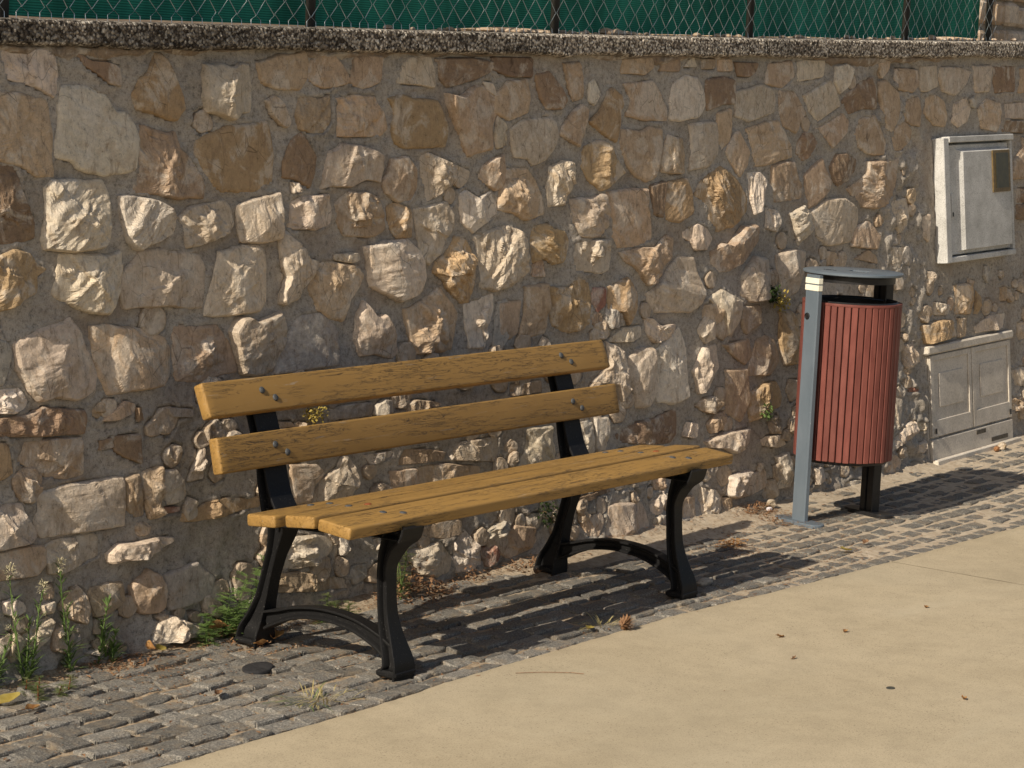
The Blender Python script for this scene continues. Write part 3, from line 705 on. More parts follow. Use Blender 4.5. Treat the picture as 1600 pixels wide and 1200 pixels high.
def stone_obj(poly, code, prot, cx, cz, seed, join=None):
    rg = np.random.default_rng(seed)
    P = np.array(poly, float)/1000
    size = math.sqrt(max(np.ptp(P[:, 0])*np.ptp(P[:, 1]), 1e-5))
    n = len(P); per = np.linalg.norm(np.roll(P, -1, 0)-P, axis=1)
    N = int(np.clip(size*400, 30, 90))
    if prot == 0: N = int(N*.8)
    if join is not None: N = max(14, N//2)
    cum = np.r_[0, np.cumsum(per)]; tt = np.linspace(0, cum[-1], N, endpoint=False)
    Q = np.zeros((N, 2)); Pc = np.r_[P, P[:1]]
    Q[:, 0] = np.interp(tt, cum, Pc[:, 0]); Q[:, 1] = np.interp(tt, cum, Pc[:, 1])
    Q = .7*Q+.15*(np.roll(Q, 1, 0)+np.roll(Q, -1, 0))          # soften the corners a touch
    if join is None: Q = Q.mean(0)+(Q-Q.mean(0))*1.065
    ang = np.linspace(0, 6.2832, N, endpoint=False)
    Q = Q*(1+.05*fbm(np.cos(ang)*3+seed, np.sin(ang)*3, seed, 3))[:, None]
    ctr = Q.mean(0)
    rings = [1.03, 1.0, .98, .955, .92, .87, .81, .75, .69, .63, .57, .51, .45, .39, .33, .27, .21, .15, .08] if prot > 0 else [1.03, 1.0, .97, .92, .85, .77, .68, .58, .48, .38, .28, .18, .09]
    if join is not None: rings = rings[::2]
    H = {0: .012, 1: .020, 2: .031, 3: .060}[prot]*min(1.25, .55+size*3.2)*rg.uniform(.85, 1.2)
    S = np.array(rings)[:, None]
    XX = ctr[0]+(Q[:, 0]-ctr[0])[None]*S; ZZ = ctr[1]+(Q[:, 1]-ctr[1])[None]*S
    # fractured face: lowest of several tilted planes, plus roughness
    K = 4+prot*2; h = np.full(XX.shape, 1.0); tl = {0: .07, 1: .21, 2: .40, 3: .42}[prot]*rg.uniform(.7, 1.15)
    for k in range(K):
        a = rg.uniform(0, 6.283); gx, gy = math.cos(a)*tl*rg.uniform(.2, 1), math.sin(a)*tl*rg.uniform(.2, 1)
        h = np.minimum(h, H*rg.uniform(.9, 1.35)+gx*(XX-ctr[0])+gy*(ZZ-ctr[1]))
    wx, wz = XX+cx, ZZ+cz
    ra = rg.uniform(0, 3.14); ca, sa = math.cos(ra), math.sin(ra); an = rg.uniform(.45, 1.0); rx = (wx*ca+wz*sa)*an; rz_ = (-wx*sa+wz*ca)/an
    rough = rg.choice([.35, .6, .9, 1.3, 1.6])
    am = {0: .0022, 1: .0048, 2: .0085, 3: .008}[prot]
    st = rg.uniform(.55, 1.6)
    am *= rough
    rid = 1-2*np.abs(fbm(rx*17*st+seed, rz_*17+seed, seed+3, 3))
    h = h+am*fbm(rx*30, rz_*30, seed+1, 4)*1.3+am*.4*(rid-.6)+am*.6*(.5-worley(rx*34*st, rz_*34, seed+9))
    for k in range(int(rg.integers(1, 4)) if prot > 0 else int(rg.integers(0, 2))):      # chipped ledges
        a = rg.uniform(0, 6.283); d_ = (XX-ctr[0])*math.cos(a)+(ZZ-ctr[1])*math.sin(a)-rg.uniform(.0, .38)*size+.012*fbm(wx*30, wz*30, seed+20+k, 3)
        h = h-rg.uniform(.25, .6)*am*2.2*np.clip(d_/.003, 0, 1)
    # bedding steps
    if prot > 0:
        q = .012+.01*rg.random(); ph = h/q; stp = (np.floor(ph)+np.clip((ph-np.floor(ph))*3-1, 0, 1))*q
        h = h*.68+stp*.32
    ed = np.clip((1.0-S)/(.085 if prot > 0 else .10), 0, 1)**.5
    h = np.maximum(h, .22*H)*(.30+.70*ed)
    h[0, :] = -.03
    Yw = wallY(wz)-h-.002
    # centre
    mb = MB(); R = len(rings)
    for i in range(R):
        for k in range(N): mb.v.append((wx[i, k], Yw[i, k], wz[i, k]))
    mb.v.append((float(ctr[0]+cx), float(Yw[-1].mean()), float(ctr[1]+cz)))
    area = float(np.sum(Q[:, 0]*np.roll(Q[:, 1], -1)-Q[:, 1]*np.roll(Q[:, 0], -1)))
    for i in range(R-1):
        for k in range(N):
            q = (i*N+k, i*N+(k+1) % N, (i+1)*N+(k+1) % N, (i+1)*N+k)
            mb.f.append(q if area > 0 else q[::-1])
    for k in range(N):
        q = ((R-1)*N+k, (R-1)*N+(k+1) % N, R*N); mb.f.append(q if area > 0 else q[::-1])
    if join is not None: join.add(mb.v, mb.f); return
    off = (cx, .2, cz)
    o = mb.build('stone', M_stone, wall, off=off); o.location = (cx-W0[0], .2-W0[1], cz-W0[2])
    c = np.array(COL[code])*rg.uniform(.85, 1.15)*(1+rg.uniform(-.018, .018, 3))
    o.color = (*[float(q) for q in c], 1)
    return o
polys = []
for i, l in enumerate(STONES.split('\n')):
    q = l.split(); code, prot = q[0][0], int(q[0][1]); cx, cz = int(q[1])/1000, int(q[2])/1000
    poly = [tuple(int(a) for a in p.split(',')) for p in q[3:]]
    stone_obj(poly, code, prot, cx, cz, i+1)
    polys.append(np.array(poly)/1000+[cx, cz])
# small chips in the gaps and the wall beyond the frame, joined
def inside_any(x, z, pad):
    for P in polys:
        lo = P.min(0)-pad; hi = P.max(0)+pad
        if lo[0] < x < hi[0] and lo[1] < z < hi[1]:
            c = P.mean(0); Q = c+(P-c)*(1+pad/.08); n = len(Q); ins = False; j = n-1
            for i in range(n):
                if (Q[i, 1] > z) != (Q[j, 1] > z) and x < (Q[j, 0]-Q[i, 0])*(z-Q[i, 1])/(Q[j, 1]-Q[i, 1])+Q[i, 0]: ins = not ins
                j = i
            if ins: return True
    return False
mb = MB(); sd = 900
def blob(x, z, rx, rz, prot):
    global sd
    sd += 1; n = random.randint(6, 8); a0 = random.random()*6
    if rx > .09:
        j = lambda: random.uniform(.82, 1.08)
        stone_obj([(1000*rx*a*j(), 1000*rz*c*j()) for a, c in ((-1, -.9), (-.2, -1), (.95, -.85), (1.02, 0), (.9, .95), (.1, 1.02), (-.95, .9), (-1.05, .1))], 't', prot, x, z, sd, join=mb); return
    stone_obj([(1000*rx*math.cos(a0+6.283*k/n)*random.uniform(.75, 1.1), 1000*rz*math.sin(a0+6.283*k/n)*random.uniform(.75, 1.1)) for k in range(n)], 't', prot, x, z, sd, join=mb)
z = .06; row = 0
while z < 1.66:
    for x0, x1 in ((-2.35, -.72), (6.12, 8.2)):
        x = x0+(row % 2)*.08
        while x < x1:
            xx = x+random.uniform(-.02, .02)
            if not inside_any(xx, z, .045) and not (x0 > 6 and z > float(cop_z(xx))-.08): 
                zz = z+random.uniform(-.012, .012); rx, rz = random.uniform(.095, .118), random.uniform(.060, .074)
                blob(xx, zz, rx, rz, random.choice([0, 1, 1, 2]))
                polys.append(np.array([(xx+rx*.9*math.cos(q), zz+rz*.9*math.sin(q)) for q in np.linspace(0, 6.28, 9)[:-1]]))
            x += .215
    z += .138; row += 1
nfill = 0; fill = []
for k in range(5200):
    x = random.uniform(-.85, 6.15); z = random.uniform(.05, 1.64+.02*x)
    if 4.84 < x < 5.98 and .86 < z < 1.56 or 4.75 < x < 5.95 and z < .62: continue
    sc_ = random.choice([.055, .045, .038, .03]) if k < 3600 else .024
    dense = x > 4.25 or z < .16
    if x > 4.25 and (sc_ < .028 or random.random() < .6): continue
    if (not dense) and (sc_ < .036 or random.random() < .72): continue
    if inside_any(x, z, sc_*.62): continue
    rx_, rz_ = sc_*random.uniform(1.0, 1.35), sc_*random.uniform(.8, 1.05); a0 = random.random()*6; n = random.randint(5, 8)
    poly = [(1000*rx_*math.cos(a0+6.283*q/n)*random.uniform(.78, 1.1), 1000*rz_*math.sin(a0+6.283*q/n)*random.uniform(.78, 1.1)) for q in range(n)]
    pr = random.choice([0, 0, 1]) if z > .9 else random.choice([0, 1, 1, 2])
    if nfill < 40: stone_obj(poly, random.choice('ctttg'), pr, x, z, 2000+k)
    else: stone_obj(poly, 't', pr, x, z, 2000+k, join=mb)
    polys.append(np.array(poly)/1000+[x, z]); nfill += 1
print('fill', nfill)
for k in range(120):
    x = random.uniform(-.9, 6.2); z = random.uniform(.02, 1.66+.02*x)
    if 4.88 < x < 5.95 and .9 < z < 1.52 or 4.8 < x < 5.9 and z < .6: continue
    if not inside_any(x, z, .035):
        r0 = random.uniform(.008, .024)*(1.5 if z < .5 else 1)
        if random.random() < (.4 if z < .9 else .2): blob(x, z, r0*1.3, r0, random.choice([0, 0, 1]))
tag(mb.build('small_stones', stone_mat('limestone_small', False, (.48, .385, .285)), wall, off=W0), kind='stuff')
# mortar face between the stones
xs = np.concatenate([np.linspace(-9, -2.5, 10)[:-1], np.arange(-2.5, -.9, .014), np.arange(-.9, 6.3, .0105), np.arange(6.3, 8.5, .016), np.linspace(8.6, 16, 10)])
zs = np.concatenate([[-.15, -.08], np.arange(-.05, 2.02, .0105)])
X, Z = np.meshgrid(xs, zs, indexing='ij')
rgh = np.clip((X-4.35)/.2, 0, 1)*np.clip((5.0-X)/.1, 0, 1)+.6*np.clip((.5-Z)/.4, 0, 1)
mask = np.zeros(X.shape)
for Pq in polys:
    c_ = Pq.mean(0); Q = c_+(Pq-c_)*.97; lo = Q.min(0); hi = Q.max(0)
    i0, i1 = np.searchsorted(xs, [lo[0], hi[0]]); j0, j1 = np.searchsorted(zs, [lo[1], hi[1]])
    xx, zz = X[i0:i1, j0:j1], Z[i0:i1, j0:j1]; ins = np.zeros(xx.shape, bool); j = len(Q)-1
    for i in range(len(Q)):
        if Q[i, 1] != Q[j, 1]: ins ^= ((Q[i, 1] > zz) != (Q[j, 1] > zz)) & (xx < (Q[j, 0]-Q[i, 0])*(zz-Q[i, 1])/(Q[j, 1]-Q[i, 1])+Q[i, 0])
        j = i
    mask[i0:i1, j0:j1] = np.maximum(mask[i0:i1, j0:j1], ins)
def rid_(a, b_): return .5-worley(a*16, b_*12, 68)
near_ = mask.copy()
for _ in range(4):
    near_[1:-1, 1:-1] = (near_[1:-1, 1:-1]+near_[:-2, 1:-1]+near_[2:, 1:-1]+near_[1:-1, :-2]+near_[1:-1, 2:])/5
bul = .010*fbm(X*5, Z*6, 51, 3)+.0055*fbm(X*24, Z*24, 55, 3)+.002*vn(X*70, Z*70, 59)-.022*mask+.006*(near_ > .12)*(1-mask)-.003+rgh*(.032*fbm(X*10, Z*9, 61, 3)+.020*(rid_(X, Z))+.014*fbm(X*42, Z*42, 64, 2))
foot = np.clip((.07-Z)/.07, 0, 1)
Yw = wallY(Z)-bul-.003-.012*foot*(1+vn(X*6, Z*4, 66))
Z2 = np.minimum(Z, cop_z(np.clip(X, -3, 8.5))+.012)
mb = MB(); mb.grid(np.stack([X, Yw, Z2], 2)[:, ::1])
mo = mb.build('mortar', M_mortar, wall, off=W0, smooth=180)
# coping
xs = np.concatenate([np.linspace(-9, -1.2, 20)[:-1], np.arange(-1.2, 6.4, .0045), np.linspace(6.5, 16, 20)])
prof = [(.06, -.004), (.03, -.004), (.012, -.002), (.003, .003)]+[(0, q) for q in np.linspace(.008, .062, 13)]+[(.004, .067), (.012, .0695), (.05, .071), (.12, .071), (.34, .071), (.36, .0)]
xs_c = np.clip(xs, -3, 8.5); P = []
for k, (dy, dz) in enumerate(prof):
    zc = cop_z(xs_c)+dz; yf = wallY(zc*0+cop_z(xs_c))-.043+dy
    v = np.full_like(xs, float(dz)+dy)
    d = .0055*(.75-worley(xs*105, v*105, 91))+.003*fbm(xs*30, v*40, 92, 2)+.006*fbm(xs*3, v*6, 93, 2)
    lo = np.where(dz < .02, .012*np.clip(fbm(xs*7, xs*0, 95, 3), -.3, 1), 0)
    if k >= len(prof)-3: d = d*0; lo = lo*0
    P.append(np.stack([xs, yf-d, zc-lo], 1))
mb = MB(); mb.grid(np.array(P)[::-1]); mb.build('coping', M_agg, wall, off=W0)
# ragged mortar squeezed out under the coping
mb = MB(); P = []
for k, (dy, dz) in enumerate(((.04, .004), (-.012, .0), (-.018, -.008), (-.012, -.018), (.0, -.028), (.03, -.034))):
    n1 = fbm(xs*9, np.full_like(xs, k*.6), 71, 3); n2 = fbm(xs*34, np.full_like(xs, k*1.7), 72, 2)
    amp = np.clip(.45+1.6*fbm(xs*3.2, xs*0, 74, 3), -.1, 1.2)
    zc = cop_z(xs_c)+dz*amp*(1+.8*n1)
    P.append(np.stack([xs, wallY(zc)+np.where(dy < 0, dy*amp, dy)-.006*n1-.012*n2, zc+.006*n2], 1))
mb.grid(np.array(P)[::-1]); mb.build('coping_bedding', stone_mat('rough_bedding', False, (.27, .215, .165)), wall, off=W0, smooth=180)

# ------------------------------------------------------------------ raised ground behind the wall
X, Y = np.meshgrid(np.r_[np.linspace(-40, -3, 8), np.arange(-2.5, 8.5, .06), np.linspace(9, 40, 8)], np.r_[.56, .60, .66, .75, .9, 1.2, 2, 5, 12, 40.], indexing='ij')
Z = cop_z(np.clip(X, -3, 8.5))+.050+.03*(fbm(X*3, Y*3, 81, 3))+.03*np.clip(Y-.6, 0, .4)
Z = np.where(Y < .58, Z-.08, Z)
mb = MB(); mb.grid(np.stack([X, Y, Z], 2)); tag(mb.build('raised_ground', M_soil, smooth=180), kind='structure')
mb = MB()
for k in range(420):
    x = random.uniform(1.2, 6.2) if k > 120 else random.uniform(1.9, 2.9); yy = random.uniform(.44, .66); rr = random.uniform(.006, .02)*(1.8 if random.random() < .08 else 1)
    zt = float(cop_z(x))+.071+rr*.2; nn = 6
    prof = [(rr*.5, -rr*.4), (rr*random.uniform(.9, 1.3), 0), (rr*.7, rr*.45), (rr*.15, rr*.6)]
    mb.lathe((x, yy, zt), prof, nn, random.random()*6)
tag(mb.build('rubble', stone_mat('rubble_stone', False, (.46, .35, .25))), 'scattered pale rubble lying on the coping behind the fence foot', 'rubble', kind='stuff')

# ------------------------------------------------------------------ fence
FX = [-.381, .88, 2.206, 3.569, 4.938, 5.80]
fence = empty('chain_link_fence', (2.5, .42, 1.8), 'galvanised chain link fence with green shade netting standing behind the wall top', 'fence')
F0 = (2.5, .42, 1.8)
for x in FX+[-1.64]:
    mb = MB(); zb = float(cop_z(x))+.03
    mb.tube([(x, .435, zb), (x, .435, zb+1.55)], .016, 12); mb.build('post', M_fpost, fence, off=F0, smooth=40)
mb = MB(); pit = .0425; x = -2.3; k = 0
while x < 5.80:
    zb = float(cop_z(x))+.082; pts = []; nseg = 33; j = .004
    up = (k % 2)
    base = [(x+(pit/2 if up else pit/2), .40, zb-.012)]
    pts = [(x+pit*.5, .398, zb-.014), (x+pit*.5+.002, .402, zb+.006)]
    for i in range(nseg):
        xx = x+(pit*1.02 if (i+up) % 2 else -pit*.02); pts.append((xx+random.uniform(-j, j), .40+(.0022 if (i+up) % 2 else -.0022), zb+.022+i*pit+random.uniform(-j, j)*.8))
    mb.tube(pts, .00115, 4, cap=False); x += pit; k += 1
tag(mb.build('wire_mesh', M_wire, fence, off=F0), kind='stuff')
for dz in (.8, 1.45):
    mb = MB(); mb.tube([(xx, .412, float(cop_z(xx))+.07+dz+.002*math.sin(xx*9)) for xx in np.linspace(-2.3, 5.82, 40)], .0016, 5); mb.build('tension_wire', M_wire, fence, off=F0)
X, V = np.meshgrid(np.arange(-2.3, 5.82, .03), np.linspace(0, 1, 34), indexing='ij')
bot = cop_z(X)+.074+.012*np.clip(fbm(X*1.3, X*0, 111, 2), -.4, 1)+.014*np.exp(-((X-2.0)/.3)**2)+.012*np.exp(-((X-5.5)/.25)**2)+.008*np.clip(X-2.6, 0, .5)
Z = bot+V**1.3*1.45
ph = (X-.88)/1.33*math.pi
Yn = .475+.018*np.abs(np.sin(ph))*(1-V*.4)+.010*fbm(X*3.2, Z*1.2, 113, 2)+.003*fbm(X*13, Z*3, 115, 2)
mb = MB(); mb.grid(np.stack([X, Yn, Z], 2)); mb.build('shade_net', M_net, fence, off=F0, smooth=180)
# broken stone pier at the end of the fence
pier = empty('stone_pier', (6.2, .75, 1.85), 'rough stone pier at the far right end of the fence', 'pier')
zb = 1.90
for rr_ in range(8):
    n = 3+(rr_ % 2); xx = 5.93+.02*rng.uniform(-1, 1)
    for k in range(n):
        wd = .62/n*rng.uniform(.9, 1.1); hh = .12*rng.uniform(.85, 1.1)
        mb = MB(); mb.box((xx+wd/2, .70, zb+hh/2), (wd*.93, .32, hh*.9), None, .016)
        vs = np.array(mb.v); vs[:, 1] -= .02*fbm(vs[:, 0]*14, vs[:, 2]*14, 5+rr_*7+k, 2); vs[:, 0] += .012*vn(vs[:, 2]*20, vs[:, 1]*20, k); mb.v = [tuple(q) for q in vs.tolist()]
        o = mb.build('stone', M_stone, pier, off=(6.2, .75, 1.85)); o.color = (*COL[random.choice('ctt')], 1); xx += wd
    zb += .125
mb = MB(); mb.box((6.24, .72, 2.35), (.60, .28, 1.0)); mb.build('mortar', M_mortar, pier, off=(6.2, .75, 1.85))

# ------------------------------------------------------------------ park bench
B0 = (1.0, -.25, 0)
bench = empty('park_bench', B0, 'slatted park bench with cracked mustard brown boards on black iron legs, against the wall', 'bench')
def slat(p0, p1, thick, x0, x1, name, seed, endround=.006):
    # p0: upper/back edge of the face, p1: lower/front edge of the face (Y, Z); thickness goes away from the face
    p0 = np.array(p0); p1 = np.array(p1); d = (p1-p0); L = np.linalg.norm(d); d = d/L; nrm = np.array([-d[1], d[0]])
    if name == 'backrest_slat': nrm = nrm if nrm[0] > 0 else -nrm
    else: nrm = nrm if nrm[1] < 0 else -nrm
    rc = .0065; prof = []
    for (cu, cv, a0) in ((rc, rc, 180), (L-rc, rc, 270), (L-rc, thick-rc, 0), (rc, thick-rc, 90)):
        for k in range(4):
            a = math.radians(a0+k*30); prof.append((cu+rc*math.cos(a), cv+rc*math.sin(a)))
    prof = np.array(prof)          # u along d, v along nrm, counter-clockwise
    cu, cv = L/2, thick/2
    nx = 60; xs = [x0, x0+.002, x0+.005]+list(np.linspace(x0+.03, x1-.03, nx))+[x1-.005, x1-.002, x1]
    ins = [.0035, .001, 0]+[0]*nx+[0, .001, .0035]
    mb = MB(); n = len(prof)
    for x, q in zip(xs, ins):
        for (uu, vv) in prof:
            U = cu+(uu-cu)*(1-q/cu); V = cv+(vv-cv)*(1-q/cv)
            wob = .0012*float(vn(x*3+uu*9, seed*3.3, seed))+.0006*float(vn(x*30, uu*60+vv*50, seed+2))
            p = p0+d*U+nrm*(V+wob); mb.v.append((x, float(p[0]), float(p[1])))
    for i in range(len(xs)-1):
        for k in range(n): mb.f.append((i*n+k, i*n+(k+1) % n, (i+1)*n+(k+1) % n, (i+1)*n+k))
    mb.f.append(tuple(range(n-1, -1, -1))); mb.f.append(tuple(range((len(xs)-1)*n, len(xs)*n)))
    # make the faces look outwards whatever the side
    o = mb.build(name, M_wood, bench, off=B0, smooth=50)
    import bmesh
    bm = bmesh.new(); bm.from_mesh(o.data); bmesh.ops.recalc_face_normals(bm, faces=bm.faces); bm.to_mesh(o.data); bm.free()
    return o, p0, d, nrm, L
FRX = [(.205, .300), (1.70, 1.795)]
def bolt(parent, pos, nrm3, m=M_bolt, rr=.0105, hh=.006):
    z = Vector(nrm3).normalized(); q = z.to_track_quat('Z', 'Y').to_matrix()
    mb = MB(); prof = [(rr*.98, -.001), (rr, hh*.25), (rr*.85, hh*.65), (rr*.5, hh*.95), (.0005, hh)]
    mb.lathe(pos, prof, 14, 0, q); return mb.build('bolt', m, parent, off=B0, smooth=60)
backs = [((.0233, .782), (-.0182, .689)), ((-.0415, .6348), (-.0655, .5353))]
for i, (a, b_) in enumerate(backs):
    o, p0, d, nrm, L = slat(a, b_, .036, 0 if i == 0 else .001, 2.0, 'backrest_slat', 3+i)
    for (fa, fb) in FRX:
        for (x, uu) in ((fa+.028, .40), (fb-.020, .66)):
            p = p0+d*L*uu; bolt(o, (x, p[0], p[1]), (0, -nrm[0], -nrm[1]))
seats = [((-.158, .4365), (-.2615, .4465), .034), ((-.297, .4537), (-.4014, .4649), .034), ((-.4177, .4620), (-.5323, .4510), .034)]
for i, (a, b_, th) in enumerate(seats):
    o, p0, d, nrm, L = slat(a, b_, th, .003, 1.992, 'seat_slat', 13+i)
    for (fa, fb) in FRX:
        for j, (x, uu) in enumerate(((fa+.025, .35), (fb-.02, .62))):
            p = p0+d*L*uu; bolt(o, (x, p[0], p[1]), (0, -nrm[0], -nrm[1]), M_rust if (i == 1 and j == 1) else M_bolt, .011, .0035)
def beam(name, path, hs, x0, x1, parent=None, fl=.008, dp=.022, ws=None):
    path = np.array(path, float); n = len(path)
    # smooth by Catmull-Rom
    t = np.linspace(0, n-1, (n-1)*5+1); P = np.zeros((len(t), 2)); Hh = np.interp(t, range(n), hs); WW = np.interp(t, range(n), ws) if ws else np.full(len(t), x1-x0)
    for k, tv in enumerate(t):
        i = min(int(tv), n-2); u_ = tv-i
        p0 = path[max(i-1, 0)]; p1 = path[i]; p2 = path[i+1]; p3 = path[min(i+2, n-1)]
        P[k] = .5*((2*p1)+(-p0+p2)*u_+(2*p0-5*p1+4*p2-p3)*u_**2+(-p0+3*p1-3*p2+p3)*u_**3)
    T = np.gradient(P, axis=0); T /= np.linalg.norm(T, axis=1)[:, None]; N = np.stack([-T[:, 1], T[:, 0]], 1)
    mb = MB(); b_ = .002; dp0 = dp
    for k in range(len(P)):
        h = Hh[k]; f_ = min(fl, h*.4); W = float(WW[k]); dp = min(dp0, W*.3)
        sec = [(-h, b_), (-h+b_, 0), (-h+f_-b_, 0), (-h+f_, b_), (-h+f_+.004, dp), (h-f_-.004, dp), (h-f_, b_), (h-f_+b_, 0), (h-b_, 0), (h, b_),
               (h, W-b_), (h-b_, W), (h-f_+b_, W), (h-f_, W-b_), (h-f_-.004, W-dp), (-h+f_+.004, W-dp), (-h+f_, W-b_), (-h+f_-b_, W), (-h+b_, W), (-h, W-b_)]
        for (a, x) in sec: q = P[k]+N[k]*a; mb.v.append(((x0+x1)/2-W/2+x, float(q[0]), float(q[1])))
    m_ = 20
    for i in range(len(P)-1):
        for k in range(m_): mb.f.append((i*m_+k, i*m_+(k+1) % m_, (i+1)*m_+(k+1) % m_, (i+1)*m_+k))
    mb.f.append(tuple(range(m_-1, -1, -1))); mb.f.append(tuple(range((len(P)-1)*m_, len(P)*m_)))
    o = mb.build(name, M_iron, parent or bench, off=B0, smooth=35)
    import bmesh
    bm = bmesh.new(); bm.from_mesh(o.data); bmesh.ops.recalc_face_normals(bm, faces=bm.faces); bm.to_mesh(o.data); bm.free()
    return o
for (x0, x1) in FRX:
    fl_ = beam('front_leg', [(-.512, .428), (-.508, .405), (-.486, .37), (-.463, .31), (-.464, .24), (-.471, .17), (-.487, .11), (-.507, .06), (-.515, .030), (-.508, .0)],
         [.040, .036, .023, .0165, .017, .018, .021, .022, .024, .032], x0, x1, ws=[.095, .095, .080, .054, .048, .050, .062, .084, .092, .095])
    mb = MB(); mb.box(((x0+x1)/2, -.507, .012), (.097, .072, .020), None, .006); mb.build('foot', M_iron, fl_, off=B0)
    rl_ = beam('rear_leg', [(-.080, .412), (-.074, .35), (-.054, .28), (-.034, .21), (-.018, .14), (.000, .08), (.014, .04), (.020, .0)],
         [.034, .029, .020, .019, .022, .031, .038, .040], x0, x1, ws=[.095, .072, .054, .048, .052, .066, .085, .092])
    mb = MB(); mb.box(((x0+x1)/2, .022, .011), (.097, .080, .018), None, .006); mb.build('foot', M_iron, rl_, off=B0)
    beam('arch_brace', [(-.500, .065), (-.45, .092), (-.36, .122), (-.25, .132), (-.15, .120), (-.08, .098), (-.03, .080)], [.026, .022, .0195, .0175, .0175, .021, .028], x0, x1, ws=[.060, .050, .044, .044, .044, .050, .060])
    beam('seat_rail', [(-.070, .385), (-.15, .386), (-.262, .391), (-.40, .405), (-.53, .402)], [.023, .018, .018, .017, .014], x0+.003, x1-.003)
    for (yy, zz, hh) in ((-.21, .404, .012), (-.35, .420, .014), (-.47, .424, .010)):
        pass
    beam('back_upright', [(-.060, .40), (-.040, .45), (-.022, .52), (-.008, .58), (.012, .64), (.030, .69), (.052, .755)], [.030, .022, .0175, .017, .0165, .016, .014], x0, x1)

# ------------------------------------------------------------------ litter bin
BC = Vector((3.4876, -.1505, 0)); BR = .187
bin_ = empty('litter_bin', BC, 'tall round litter bin clad in red brown slats with a flat blue grey lid', 'bin')
dirv = Vector((.363, -.117, 0)).normalized(); perp = Vector((-dirv.y, dirv.x, 0))
to_cam = (Vector((CAM[0], CAM[1], 0))-BC).normalized()
Rz = Matrix((perp, dirv, Vector((0, 0, 1)))).transposed()
ZT, ZB = .853, .243
a0 = math.atan2(to_cam.y, to_cam.x)
ns = 44; slw = 2*math.pi*BR/ns*.86
mbs = MB(); mbs.box((0, 0, (ZT+ZB)/2), (.013, slw, ZT-ZB), None, .0022)
me_s = None
p1 = Vector((3.300, -.088, 0)); p2 = Vector((3.675, -.213, 0))
for k in range(ns):
    th = a0+2*math.pi*(k+.5)/ns
    if me_s is None:
        o = mbs.build('slat', M_red, bin_); me_s = o.data
    else:
        o = bpy.data.objects.new('slat', me_s); C.objects.link(o); o.parent = bin_
    o.location = (BR*math.cos(th), BR*math.sin(th), rng.uniform(-.0012, .0012)); o.rotation_euler = (0, 0, th+rng.normal(0, .012))
mb = MB(); mb.lathe(BC, [(BR-.008, ZB-.006), (BR-.008, ZT-.03), (BR-.004, ZT+.004), (BR-.012, ZT+.012), (BR-.020, ZT+.004), (BR-.022, ZB+.02), (.01, ZB+.01), (.0, ZB+.01)], 56)
mb.build('liner', M_black, bin_, off=BC, smooth=40)
mb = MB(); mb.lathe(BC, [(BR-.011, ZT-.004), (BR+.0075, ZT-.004), (BR+.0085, ZT+.002), (BR+.0075, ZT+.006), (BR-.009, ZT+.006), (BR-.011, ZT-.004)], 64)
mb.build('rim', M_red, bin_, off=BC, smooth=40)
mb = MB(); mb.lathe(BC, [(.0, ZB-.012), (BR-.012, ZB-.012), (BR-.004, ZB-.002), (BR-.004, ZB+.012)], 56); mb.build('base_ring', M_black, bin_, off=BC, smooth=40)
mb = MB(); mb.tube([BC+Vector((-.14, .05, ZT+.006)), BC+Vector((-.06, .02, ZT+.022)), BC+Vector((.05, -.04, ZT+.016)), BC+Vector((.15, -.06, ZT+.004))], .003, 6); mb.build('liner_handle', M_black, bin_, off=BC, smooth=60)
def channel(name, p, zt, mat_, zb, seam):
    mb = MB(); hw, dpt = .036, (.020 if seam else .010)
    for s_, w_ in ((0, 1),):
        prof = [(-hw, -dpt+.004), (-hw+.004, -dpt), (hw-.004, -dpt), (hw, -dpt+.004), (hw, dpt), (-hw, dpt)]
        if seam: prof = [(-hw, -dpt+.003), (-hw+.003, -dpt), (-.004, -dpt), (-.002, -dpt+.010), (.004, -dpt+.010), (.006, -dpt), (hw-.003, -dpt), (hw, -dpt+.003), (hw, dpt), (-hw, dpt)]
        n = len(prof); vs = []
        for z in (zb, zt):
            for (a, b_) in prof:
                q = p+perp*a*1.0-dirv*(-b_) if False else p+perp*a+dirv*b_
                vs.append((q.x, q.y, z))
        fs = [(k, (k+1) % n, n+(k+1) % n, n+k) for k in range(n)]+[tuple(range(n-1, -1, -1)), tuple(range(n, 2*n))]
        mb.add(vs, fs)
    return mb.build(name, mat_, bin_, off=BC)
ZL = .966
# near post stands in front of the slats as seen from the path, far post behind
near_dir = Vector((-dirv.x, -dirv.y, 0))
pA = BC+near_dir*(BR+.026); pB = BC-near_dir*(BR+.010)
pA = Vector((3.262, -.100, 0)); 
post1 = channel('post', pA, ZL, M_post, -.018, False); post2 = channel('post', Vector((3.668, -.190, 0)), ZL, M_black, 0, True)
for (zz, hh) in ((.916, .022), (.943, .022)):
    mb = MB()
    q = pA; mb.box((q.x, q.y, zz), (.0745, .0225, hh), Rz, .001); mb.build('reflective_tape', M_tape, post1, off=BC)
mb = MB(); q = pA-dirv*.0105+perp*.016; ax = (-dirv).to_track_quat('Z', 'Y').to_matrix()
mb.lathe((q.x, q.y, .805), [(.0001, .003), (.004, .003), (.004, .001), (.008, .001), (.010, .004), (.0125, .003), (.013, -.001)], 20, 0, ax); mb.build('lock_screw', M_black, post1, off=BC, smooth=30)
